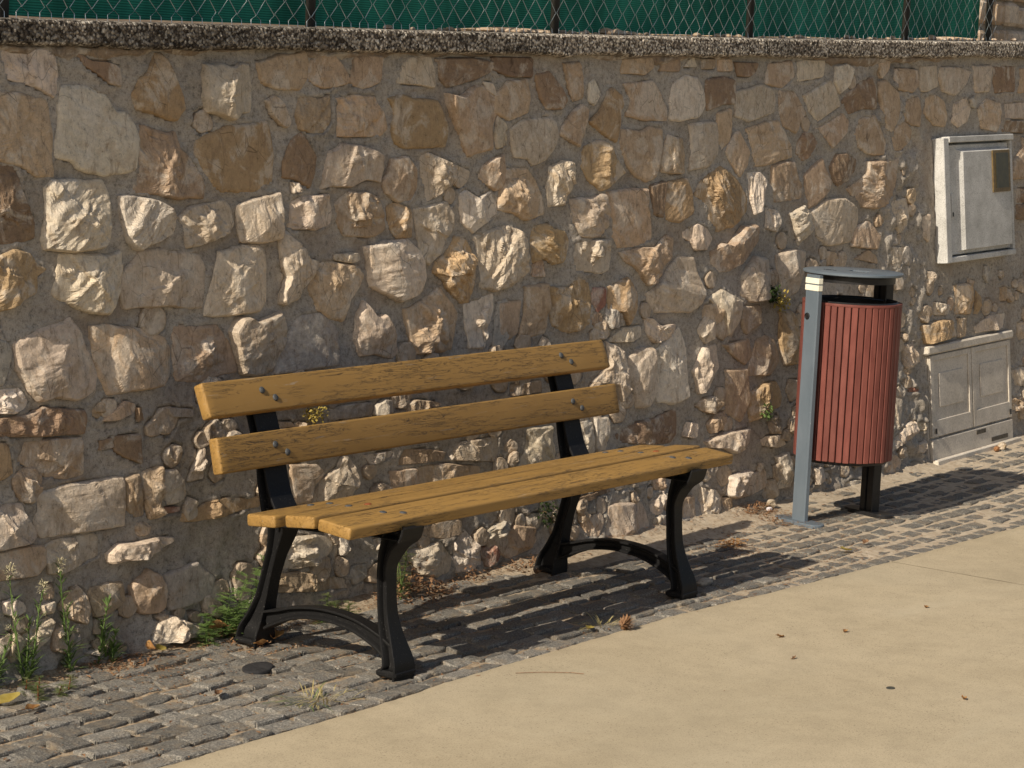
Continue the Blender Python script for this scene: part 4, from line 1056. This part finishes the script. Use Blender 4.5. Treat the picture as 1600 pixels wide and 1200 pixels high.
for p, mt, zz, ps in ((pA, M_post, .0035, post1), (Vector((3.668, -.190, 0)), M_black, .006, post2)):
    mb = MB(); n = 10; vs = []
    pts = []
    for sgn in (1, -1):
        for k in range(n+1):
            a = -math.pi/2+math.pi*k/n
            pts.append((sgn*(.082+.04*math.cos(a)), sgn*.040*math.sin(a)))
    N = len(pts)
    for z in (-.008, zz+.001, zz+.004):
        for (a, b_) in pts:
            s_ = .97 if z > zz+.002 else 1.0
            q = p+perp*a*s_+dirv*b_*s_; vs.append((q.x, q.y, z))
    fs = [(i*N+k, i*N+(k+1) % N, (i+1)*N+(k+1) % N, (i+1)*N+k) for i in range(2) for k in range(N)]+[tuple(range(2*N, 3*N))]
    mb.add(vs, fs); bp = mb.build('base_plate', mt, ps, off=BC)
lidc = BC+Vector((-.004, .002, 0))
LR = BR+.009
mb = MB()
# flat lid with a rectangular slot: top built as ring sectors round the slot
mb.lathe(lidc, [(LR-.05, ZL-.004), (LR-.006, ZL-.002), (LR, ZL+.002), (LR, ZL+.0085), (LR-.003, ZL+.0105), (.085, ZL+.0105)], 72)
lid = None
sl_ = [(-.045, -.012), (.045, -.012), (.045, .012), (-.045, .012)]
n = 72; vs = [(lidc.x+.085*math.cos(2*math.pi*k/n), lidc.y+.085*math.sin(2*math.pi*k/n), ZL+.0105) for k in range(n)]
sv = []
for k in range(n):
    th = 2*math.pi*k/n; c_, s_ = math.cos(th-a0-1.2), math.sin(th-a0-1.2)
    q = min(.042/max(abs(c_), 1e-6), .026/max(abs(s_), 1e-6)); sv.append((lidc.x+q*math.cos(th)+.016, lidc.y+q*math.sin(th)-.022, ZL+.0105))
sv2 = [(x, y, ZL-.004) for x, y, z in sv]
mb.add(vs+sv+sv2, [(k, (k+1) % n, n+(k+1) % n, n+k) for k in range(n)]+[(n+k, n+(k+1) % n, 2*n+(k+1) % n, 2*n+k) for k in range(n)])
lid = mb.build('lid', M_post, bin_, off=BC, smooth=40)
mb = MB(); mb.lathe(lidc, [(.0, ZL-.006), (LR-.03, ZL-.006), (LR-.03, ZL-.030), (LR-.034, ZL-.030), (LR-.036, ZL-.010), (0, ZL-.010)], 56); mb.build('lid_underside', M_black, bin_, off=BC, smooth=40)
mb = MB()
for k in range(5): mb.box((lidc.x-.06+.010*k*math.cos(a0+1.2), lidc.y+.05+.012*k, ZL+.0112), (.006, .014, .0012), Matrix.Rotation(a0+.4*k, 3, 'Z'))
mb.build('lid_perforation', M_black, lid, off=BC)

# ------------------------------------------------------------------ meter box on the wall (local frame: u along the box, v up, n out)
def framer(o, udir, vdir):
    u_ = Vector(udir).normalized(); v_ = Vector(vdir).normalized(); n_ = u_.cross(v_).normalized(); v_ = n_.cross(u_)
    R = Matrix((u_, v_, n_)).transposed()
    return (lambda a, b_, c: Vector(o)+u_*a+v_*b_+n_*c), R
P, R = framer((5.073, .262, .917), (.74, 0, .020), (0, .1, 1))
K0 = Vector((5.073, .262, .917))
mbx = empty('meter_box', K0, 'white grey utility meter box with an amber window, mounted high on the stone wall', 'meter box')
BW, BH = .735, .563
def bx(name, u0, u1, v0, v1, n0, n1, mt, par, bev=.003, off=None):
    mb = MB(); mb.box(P((u0+u1)/2, (v0+v1)/2, (n0+n1)/2), (u1-u0, v1-v0, n1-n0), R, bev); return mb.build(name, mt, par, off=off or K0)
bx('housing', 0, BW, 0, BH, -.10, -.004, M_white, mbx)
fr = bx('frame', -.004, .048, -.004, BH, -.002, .052, M_white, mbx)
bx('frame', .048, BW+.004, BH-.022, BH+.006, -.002, .056, M_white, mbx)
bx('frame', .048, BW+.004, -.004, .022, -.002, .050, M_white, mbx)
bx('frame', BW-.016, BW+.004, .022, BH-.022, -.002, .046, M_white, mbx)
door = bx('door', .056, BW-.024, .030, BH-.032, .004, .034, M_white, mbx)
# raised centre panel with chamfered left side (catches the sun)
mb = MB(); u0, u1, v0, v1 = .145, BW-.045, .045, BH-.052; o_ = .035
vs = []
for (ins, hgt) in ((0, .034), (.034, .060)):
    for (a, b_) in ((u0+ins*.9, v0+ins*.15), (u1-ins*.3, v0+ins*.15), (u1-ins*.3, v1-ins*.45), (u0+ins*.9, v1-ins*.45)): vs.append(P(a, b_, hgt))
mb.add(vs, [(0, 1, 5, 4), (1, 2, 6, 5), (2, 3, 7, 6), (3, 0, 4, 7), (4, 5, 6, 7)]); mb.build('raised_panel', M_white, door, off=K0)
wf = bx('window_frame', .475, .665, .300, BH-.066, .060, .067, M_winf, door, .002)
bx('window_pane', .502, .640, .318, BH-.080, .0665, .0695, M_win, wf, .001)
bx('lock_plate', .085, .105, .20, .31, .034, .039, M_white, door, .001); bx('keyhole', .090, .100, .205, .225, .0385, .0415, M_black, door, .001)
# ------------------------------------------------------------------ floor-standing cabinet
K1 = Vector((4.945, .190, .012))
P, R = framer(K1, (.875, 0, .024), (0, .10, 1))
cab = empty('utility_cabinet', K1, 'beige two door utility cabinet standing at the foot of the stone wall, far right', 'cabinet')
CW, CH = .872, .532
def cx_(name, u0, u1, v0, v1, n0, n1, mt, par, bev=.003): return bx(name, u0, u1, v0, v1, n0, n1, mt, par, bev, K1)
cx_('carcass', 0, CW, -.03, CH-.035, -.12, .018, M_cab, cab)
cx_('lid', -.022, CW+.012, CH-.034, CH+.004, -.10, .046, M_cab, cab, .006)
for k in range(2):
    u0 = .008+k*(CW/2-.004); u1 = u0+CW/2-.012
    d_ = cx_('door', u0, u1, .118, CH-.040, .0185, .028, M_cab, cab)
    # raised frame round a recessed field
    iu0, iu1, iv0, iv1 = u0+.035, u1-.030, .195, CH-.066
    for (a, b_, c, e) in ((u0+.001, iu0, .119, CH-.041), (iu1, u1-.001, .119, CH-.041), (iu0, iu1, .119, iv0), (iu0, iu1, iv1, CH-.041)): cx_('door_frame', a, b_, c, e, .0285, .0355, M_cab, d_, .002)
    cx_('panel', iu0+.055, iu1-.050, iv0+.055, iv1-.060, .0285, .033, M_cab, d_, .002)
    cx_('lock', (u0+.020) if k == 0 else (u1-.040), ((u0+.032) if k == 0 else (u1-.026)), .135, .160, .0405, .045, M_black, d_, .001)
pl = cx_('plinth', .006, CW-.006, .0, .108, .0185, .036, M_cab, cab, .003)
cx_('vent', .46, .56, .080, .100, .0365, .0385, M_vent, pl, .0005)
cx_('vent', .62, .80, .028, .048, .0365, .0385, M_vent, pl, .0005)
cx_('foot_strip', -.01, CW+.02, -.03, .018, .040, .068, M_cab, cab, .004)

# ------------------------------------------------------------------ plants
def curve(p, d, L, n, bend, seed):
    rg = random.Random(seed); pts = [Vector(p)]; d = Vector(d).normalized()
    for i in range(n):
        d = (d+Vector((rg.uniform(-bend, bend), rg.uniform(-bend, bend), rg.uniform(-bend*.3, bend*.6)))).normalized(); pts.append(pts[-1]+d*L/n)
    return pts
def blade(mb, p, d, L, wd, droop=.3, n=4):
    d = Vector(d).normalized(); side = d.cross(Vector((0, 0, 1)))
    if side.length < .05: side = Vector((1, 0, 0))
    side.normalize(); up = side.cross(d); vs = []; p = Vector(p)
    for i in range(n+1):
        t = i/n; w_ = wd*math.sin(math.pi*min(max(.12+t*.88, 0), 1))*.5
        c = p+d*L*t+Vector((0, 0, -droop*L*t*t)); vs += [c-side*w_, c+up*w_*.25, c+side*w_]
    fs = []
    for i in range(n): fs += [(3*i, 3*i+1, 3*i+4, 3*i+3), (3*i+1, 3*i+2, 3*i+5, 3*i+4)]
    mb.add(vs, fs)
def rnd(a): return random.uniform(-a, a)
def feathery(p, hts, label, name='weed', spread=.05, mats=(M_green, M_green), leafL=.05, k=9, group=None):
    root = empty(name, p, label, 'weed', group); p = Vector(p)
    st = MB(); lf = MB()
    for hgt in hts:
        b0 = p+Vector((rnd(spread), rnd(spread*.5), -.01)); pts = curve(b0, (rnd(.25), rnd(.2)-.12, 1), hgt, 9, .10, random.random())
        st = MB(); st.tube(pts, [.0026*(1-.7*i/9) for i in range(10)], 5); st.build('stem', mats[1], root, off=p, smooth=60)
        for i in range(1, 10):
            for q in range(k//3+1):
                an = random.uniform(0, 6.28); L = leafL*(1.15-.06*i)*random.uniform(.6, 1.1); dd = Vector((math.cos(an), math.sin(an), random.uniform(.1, .7))).normalized()
                base = pts[i]; tip = base+dd*L
                for s_ in range(6):
                    q0 = base.lerp(tip, (s_+.6)/6)+Vector((0, 0, -.25*L*((s_+.6)/6)**2)); sd_ = dd.cross(Vector((0, 0, 1)))
                    for sg in (-1, 1): blade(lf, q0, sd_*sg+dd*.8+Vector((0, 0, .15)), L*.42*(1-.09*s_), L*.085, .2, 2)
                blade(lf, base, dd, L*1.05, L*.05, .25, 3)
    lf.build('foliage', mats[0], root, off=p)
    return root
feathery((.27, .125, .0), (.24, .20, .29, .15, .10), 'feathery green weed at the wall foot just left of the bench', leafL=.075, spread=.06, k=7)
feathery((.16, .115, .0), (.12, .09), 'short broad leaved green sprig on the pavement beside the feathery weed', leafL=.045, spread=.02)
feathery((1.05, .105, .0), (.27, .20, .13), 'slender green weed at the wall foot behind the near front bench leg', leafL=.040, spread=.03, mats=(M_olive, M_green))
feathery((.62, .10, .0), (.07, .06, .05, .06), 'low sprawling weed at the wall foot under the bench, between the near legs', leafL=.04, spread=.10, mats=(M_olive, M_green))
# tall narrow-leaved weeds at the left edge
def fleabane(p, hts, label, heads, group):
    root = empty('flowering_weed', p, label, 'weed', group); p = Vector(p); st = MB(); lf = MB(); hd = MB()
    for i_, hgt in enumerate(hts):
        b0 = p+Vector((rnd(.035), rnd(.02), -.01)); pts = curve(b0, (rnd(.22), rnd(.12)-.05, 1), hgt, 10, .05, random.random())
        st = MB(); st.tube(pts, [.0030*(1-.6*i/10) for i in range(11)], 5); st.build('stem', M_green, root, off=p, smooth=60); hd = MB()
        for i in range(0, 10):
            for q in range(7 if i < 4 else 3):
                an = random.uniform(0, 6.28); base = pts[i].lerp(pts[i+1], random.random())
                blade(lf, base, (math.cos(an), math.sin(an), random.uniform(.6, 2.0)), random.uniform(.035, .075)*(1.2-.07*i), .0055, .3, 3)
        if i_ < heads:
            for q in range(170):
                dv = Vector((rnd(1), rnd(1), rnd(1)))
                if dv.length > 1: continue
                blade(hd, pts[-1]+Vector((0, 0, .012))+Vector((dv.x*.015, dv.y*.015, dv.z*.019)), (dv.x, dv.y, dv.z+.3), .008, .0035, 0, 2)
            hd.build('seed_head', M_fluff, root, off=p); hd = MB()
            for q in range(3):
                c0 = pts[7-q]+Vector((rnd(.02), rnd(.02), .01))
                for z_ in range(16): blade(hd, c0+Vector((rnd(.006), rnd(.006), rnd(.006))), (rnd(1), rnd(1), rnd(1)+.5), .007, .003, 0, 2)
                hd.build('seed_head', M_fluff, root, off=p); hd = MB()
    lf.build('foliage', M_green, root, off=p)
fleabane((-.50, .155, .0), (.31, .26, .18), 'tall weed with pale fluffy seed heads at the wall foot, far left', 2, None)
fleabane((-.37, .15, .0), (.30, .2), 'tall narrow weed with a single pale head, right of the fluffiest one', 1, None)
fleabane((-.63, .15, .0), (.16, .12, .1), 'low green weed clump at the left edge of the photo', 0, None)
fleabane((-.23, .15, .0), (.20, .13, .10), 'slim low weed with few leaves, rightmost of the weeds at far left', 0, None)
feathery((-.56, .03, .0), (.05, .04, .05, .05, .04), 'flat mat of low green and reddish weed on the setts, far left', leafL=.03, spread=.09, mats=(M_olive, M_rust))
def wallplant(x, z, n, r0, mt, label, name='wall_plant', L=.02, wd=.011, stem=True):
    y = float(wallY(z))-.012; p = Vector((x, y, z)); root = empty(name, p, label, 'plant'); lf = MB(); st = MB()
    for k in range(n):
        a, b_ = random.uniform(0, 6.28), random.random()**.6*r0
        q = p+Vector((math.cos(a)*b_*1.3, -random.uniform(.0, .03), math.sin(a)*b_)); blade(lf, q, (rnd(1), rnd(1)-.5, rnd(1)), L*random.uniform(.6, 1.2), wd, .1, 2)
    for k in range(5):
        st.tube([p+Vector((0, .02, 0)), p+Vector((rnd(r0), -.015, rnd(r0)*.8))], .0012, 4)
    st.build('stem', M_dry2, root, off=p); lf.build('foliage', mt, root, off=p); return root
wallplant(.705, .610, 150, .036, M_yel, 'tiny yellow succulent growing from the wall between the backrest boards', L=.011, wd=.009)
wallplant(3.53, .845, 120, .036, M_dark_leaf, 'dark leafy plant rooted in the wall to the left of the litter bin')
wallplant(3.60, .815, 110, .040, M_yel, 'yellowing dry plant hanging beside the dark one, left of the litter bin', L=.016)
wallplant(3.46, .375, 60, .040, M_green, 'small green sprig on the wall above the right end of the bench')
wallplant(1.93, .165, 130, .05, M_dark_leaf, 'small dark creeper on the wall low behind the far rear bench leg', L=.014, wd=.010)
# dry grass tuft on the pavement edge
def tuft(p, n, r0, L, mt, label, name='grass_tuft', cat='grass'):
    root = empty(name, p, label, cat); p = Vector(p); lf = MB()
    for k in range(n):
        a = random.uniform(0, 6.28); q = p+Vector((math.cos(a)*random.random()*r0*1.4, math.sin(a)*random.random()*r0*.6, .0)); blade(lf, q, (math.cos(a), math.sin(a)*.6, random.uniform(.15, 1.1)), L*random.uniform(.5, 1.2), .0028, .35, 4)
    lf.build('blades', mt, root, off=p); return root
tuft((-.10, -.53, 0), 60, .10, .07, M_straw, 'dry straw coloured grass tuft at the pavement edge, left of the near front bench leg')
tuft((-.13, -.52, 0), 10, .05, .12, M_green, 'few fresh green blades growing out of the straw coloured tuft')
tuft((1.20, -.56, 0), 30, .08, .07, M_straw, 'pale wisps of dead grass beside the pine cone')

# ------------------------------------------------------------------ small things on the ground
def leaf_obj(x, y, z, L, wd, rot, mt, label, curl=.5, tilt=.2, group=None, name='dry_leaf', cat='leaf'):
    n, m_ = 8, 5; Pp = np.zeros((n, m_, 3))
    for i in range(n):
        t = i/(n-1); w_ = wd*.5*math.sin(math.pi*(t*.96+.02))**.8
        for j in range(m_):
            s_ = (j-(m_-1)/2)/((m_-1)/2); Pp[i, j] = ((t-.5)*L, s_*w_, curl*abs(s_)**1.5*w_+.25*curl*L*(t-.5)**2*2+.002*math.sin(t*9+s_*4))
    mb = MB(); mb.grid(Pp); o = mb.build(name, mt, smooth=180)
    mb2 = MB(); mb2.tube([(-L*.5, 0, .002), (-L*.68, .003, .004)], .0011, 4); s2 = mb2.build('stalk', M_dry2, o)
    o.location = (x, y, z+.004); o.rotation_euler = (tilt, rnd(.25), rot); return tag(o, label, cat, group)
G_ = 'dry leaves on the ground'
leaf_obj(-.085, .115, .018, .065, .035, 1.2, M_dry, 'curled brown leaf standing at the wall foot beside the low rock', .9, .9, G_)
leaf_obj(-.055, .10, .014, .055, .028, .2, M_yel, 'yellow leaf lying right of the curled brown one at the wall foot', .6, .5, G_)
leaf_obj(.33, .09, .025, .07, .045, .9, M_yel, 'pale yellow leaf leaning on the near rear bench foot', .5, .9, G_)
leaf_obj(.26, .085, .016, .085, .040, .1, M_dry, 'long tan leaf in the litter under the feathery weed', .7, .35, G_)
leaf_obj(.20, .12, .03, .06, .040, 2.2, M_dry, 'brown leaf tipped up against the wall at the feathery weed', .8, .8, G_)
leaf_obj(.295, -.015, .010, .075, .050, .6, M_dry, 'orange brown leaf beneath the arched brace of the near bench frame', 1.0, .3, G_)
leaf_obj(.225, -.03, .004, .045, .030, 2.6, M_dry, 'crumpled small leaf just right of the near rear bench foot', 1.0, .2, G_)
leaf_obj(-.70, .01, .006, .09, .042, .15, M_yel, 'ochre leaf lying flat on the setts at the left edge', .4, .1, G_)
leaf_obj(-.71, -.09, .004, .06, .026, .2, M_dry, 'rust coloured leaf on the setts at lower left', .7, .1, G_)
leaf_obj(-.259, -.316, .003, .045, .022, .4, M_dry2, 'dark reddish leaf on the setts in front of and left of the black rubber cap', .8, .1, G_)
leaf_obj(1.64, .0, .006, .05, .030, .3, M_dry2, 'dark curled leaf in the shadow at the far rear bench foot', .9, .1, G_)
leaf_obj(2.86, -.52, .004, .065, .035, -.2, M_yel, 'pale yellow leaf on the setts in front of the litter bin', .4, .05, G_)
leaf_obj(3.05, -.50, .004, .050, .024, .2, M_dry2, 'dark brown leaf on the setts to the right of the pale yellow one', .6, .1, G_)
leaf_obj(1.12, -.57, .002, .055, .028, .4, M_yel, 'pale leaf lying beside the wisps of dead grass', .5, .1, G_)
leaf_obj(1.464, -1.042, .004, .038, .018, .0, M_dry, 'small tan leaf on the concrete, upper of the two left ones', .5, .05, G_)
leaf_obj(1.678, -1.15, .004, .022, .016, .3, M_dry, 'tiny tan leaf on the concrete right of the other small leaf', .7, .1, G_)
leaf_obj(1.25, -1.21, .004, .024, .008, .1, M_dry2, 'tiny dark leaf sliver on the concrete', .9, .1, G_)
leaf_obj(1.187, -1.785, .004, .022, .015, .9, M_dry, 'tiny curled brown leaf low on the concrete at right', 1.0, .3, G_)
leaf_obj(2.20, -1.17, .004, .022, .015, .2, M_dry, 'tiny tan leaf on the concrete at the right edge', .5, .1, G_)
# pine cone
pc = empty('pine_cone', (1.19, -.655, .022), 'small open brown pine cone at the edge of the concrete', 'pine cone'); mb = MB()
for i in range(60):
    t = i/60; a = i*2.4; rr_ = .022*math.sin(math.pi*(.15+.8*t)); c0 = Vector((1.19+(t-.5)*.045, -.655, .022)); d_ = Vector((.35, math.cos(a), math.sin(a)))
    blade(mb, c0+d_.normalized()*rr_*.2, d_, rr_*1.25, .012, -.1, 2)
mb.build('scales', M_dry2, pc, off=(1.19, -.655, .022)); mb = MB(); mb.tube([(1.168, -.655, .022), (1.18, -.655, .022), (1.2, -.655, .022), (1.212, -.655, .022)], [.003, .007, .008, .002], 8); mb.build('core', M_dry2, pc, off=(1.19, -.655, .022))
# black disc
mb = MB(); mb.lathe((0, 0, 0), [(0, .005), (.036, .0055), (.043, .0048), (.046, .003), (.046, -.004)], 28)
for i in range(len(mb.v)): x, y, z = mb.v[i]; mb.v[i] = (x*1.18, y*.85, z+.004*vn(x*30, y*30, 3))
o = mb.build('rubber_cap', M_asph, smooth=60); o.location = (.035, -.19, .001); o.rotation_euler = (.03, -.04, .2); tag(o, 'flat black oval rubber cap lying on the setts left of the bench', 'cap')
mb = MB(); mb.lathe((0, 0, 0), [(0, .003), (.012, .003), (.0135, .001), (.0135, -.001)], 18); o = mb.build('flattened_gum', simple('old_gum', (.06, .06, .05), .9)); o.location = (1.15, -1.578, .0055); o.scale = (1.15, .9, .6); tag(o, 'dark flattened round spot of old gum on the concrete', 'gum')
mb = MB(); mb.tube([(.50, -.74, .0075), (.56, -.79, .009), (.62, -.85, .008), (.635, -.88, .0075)], .0009, 5); tag(mb.build('twig', M_dry2), 'thin brown twig lying on the concrete near the pavement edge', 'twig')
def pebble(x, y, z, rx, ry, rz, col, label, name='pebble', seed=1, group=None):
    mb = MB(); n, m_ = 12, 8; vs = []
    for i in range(m_+1):
        ph = math.pi*i/m_-math.pi/2
        for k in range(n):
            th = 2*math.pi*k/n; a, b_, c = math.cos(ph)*math.cos(th), math.cos(ph)*math.sin(th), math.sin(ph)
            q = 1+.35*float(vn(a*1.8+seed*3, b_*1.8+c*1.5, seed)); vs.append((a*rx*q, b_*ry*q, c*rz*q))
    mb.add(vs, [(i*n+k, i*n+(k+1) % n, (i+1)*n+(k+1) % n, (i+1)*n+k) for i in range(m_) for k in range(n)])
    o = mb.build(name, M_stone); o.color = (*col, 1); o.location = (x, y, z); return tag(o, label, 'stone', group)
pebble(5.56, .10, .045, .030, .022, .022, (.42, .30, .17), 'small tan stone lying in front of the cabinet plinth', seed=2)
pebble(5.50, .10, .040, .018, .014, .014, (.30, .15, .07), 'little reddish stone beside the tan one at the cabinet foot', seed=4)
pebble(1.97, -.46, .006, .035, .022, .014, (.40, .36, .30), 'pale loose stone at the edge of the bench shadow near the concrete', seed=6)
pebble(3.42, .12, .02, .03, .02, .018, (.42, .34, .24), 'loose stone at the wall foot behind the litter bin', seed=7)
mb = MB(); mb.lathe((0, 0, 0), [(.0, .012), (.009, .012), (.013, .006), (.012, 0)], 10); o = mb.build('bottle_cap', simple('white_plastic', (.75, .70, .72), .4, .5, var=.05)); o.location = (3.33, .075, .012); tag(o, 'tiny white bottle cap by the wall foot between bench and litter bin', 'bottle cap')

# dry litter: uncountable crumbs in the joints and along the wall foot
mb = MB(); cr = random.Random(5)
def crumb(x, y, z, s_):
    a = cr.uniform(0, 6.28); b_ = cr.uniform(-.5, .5); c, s2 = math.cos(a)*s_, math.sin(a)*s_
    mb.add([(x-c, y-s2, z+s_*.1), (x+s2*.4, y-c*.4, z+s_*abs(b_)), (x+c, y+s2, z+s_*.25), (x-s2*.4, y+c*.4, z+s_*abs(b_)*.8)], [(0, 1, 2, 3)])
cnt = 0
while cnt < 13000:
    X_ = cr.uniform(-1.6, 6.3)**1; Y_ = cr.uniform(-.68, .16)
    dens = .18+.9*max(0, float(fbm(X_*1.7, Y_*4, 201, 3)))+(.75 if Y_ > .08 else 0)
    dens *= float(np.interp(X_, [-1, 2.6, 3.6, 6], [1, 1, .4, .2]))
    for (cx0, cy0, rr0, k0) in ((.28, .08, .2, 3), (1.08, .10, .20, 3), (2.6, -.17, .10, 3), (3.2, -.08, .14, 2.5), (1.75, .08, .12, 2), (3.28, .1, .1, 3), (2.5, -.55, .5, .6), (-.2, .08, .2, 2.), (.55, .06, .12, 1.5)):
        dens += k0*math.exp(-((X_-cx0)**2+(Y_-cy0)**2)/rr0**2)
    if cr.random()*3 > dens: continue
    crumb(X_, Y_, float(bedz(X_, Y_))+.004+(.010 if cr.random() < .3 else 0), cr.uniform(.0022, .0065)*(2.0 if cr.random() < .06 else 1)); cnt += 1
tag(mb.build('leaf_litter', M_dry2), 'crumbs of dry brown leaves in the joints and along the wall foot', 'leaf litter', kind='stuff')
mb = MB()
def pilef(cx0, cy0, n, r0, hh, sz):
    for k in range(n):
        a = cr.uniform(0, 6.28); q = cr.random()**.7*r0; x = cx0+math.cos(a)*q; y = min(cy0+math.sin(a)*q*.5, .15)
        blade(mb, (x, y, float(bedz(x, y))+cr.uniform(0, hh)*(1-q/r0)+.004), (rnd(1), rnd(1), rnd(.7)), sz*cr.uniform(.5, 1.2), sz*.45, .1, 2)
pilef(1.10, .10, 330, .17, .15, .020); pilef(1.45, .13, 60, .1, .06, .018); pilef(3.30, .10, 160, .11, .04, .018); pilef(.28, .09, 150, .16, .02, .024); pilef(1.76, .10, 90, .12, .02, .02); pilef(-.2, .10, 100, .18, .02, .022); pilef(3.2, -.02, 40, .08, .01, .016)
tag(mb.build('dead_leaf_heap', M_dry2), 'heaps of small rust brown dead leaves along the wall foot', 'leaf litter', kind='stuff')
mb = MB()
for k in range(70): crumb(cr.uniform(2.54, 2.70), cr.uniform(-.21, -.14), float(bedz(2.6, -.17))+cr.uniform(.008, .03), cr.uniform(.008, .018))
tag(mb.build('pale_leaf_pile', M_dry), 'small pile of pale crushed leaves on the shaded setts between bench and bin', 'leaf litter', kind='stuff')
mb = MB()
for k in range(240):
    X_ = cr.uniform(-.5, 6); Y_ = cr.uniform(-3.5, -.75); crumb(X_, Y_, .0065, cr.uniform(.001, .004))
tag(mb.build('path_specks', M_dry2), 'fine dark specks of debris on the concrete', 'debris', kind='stuff')
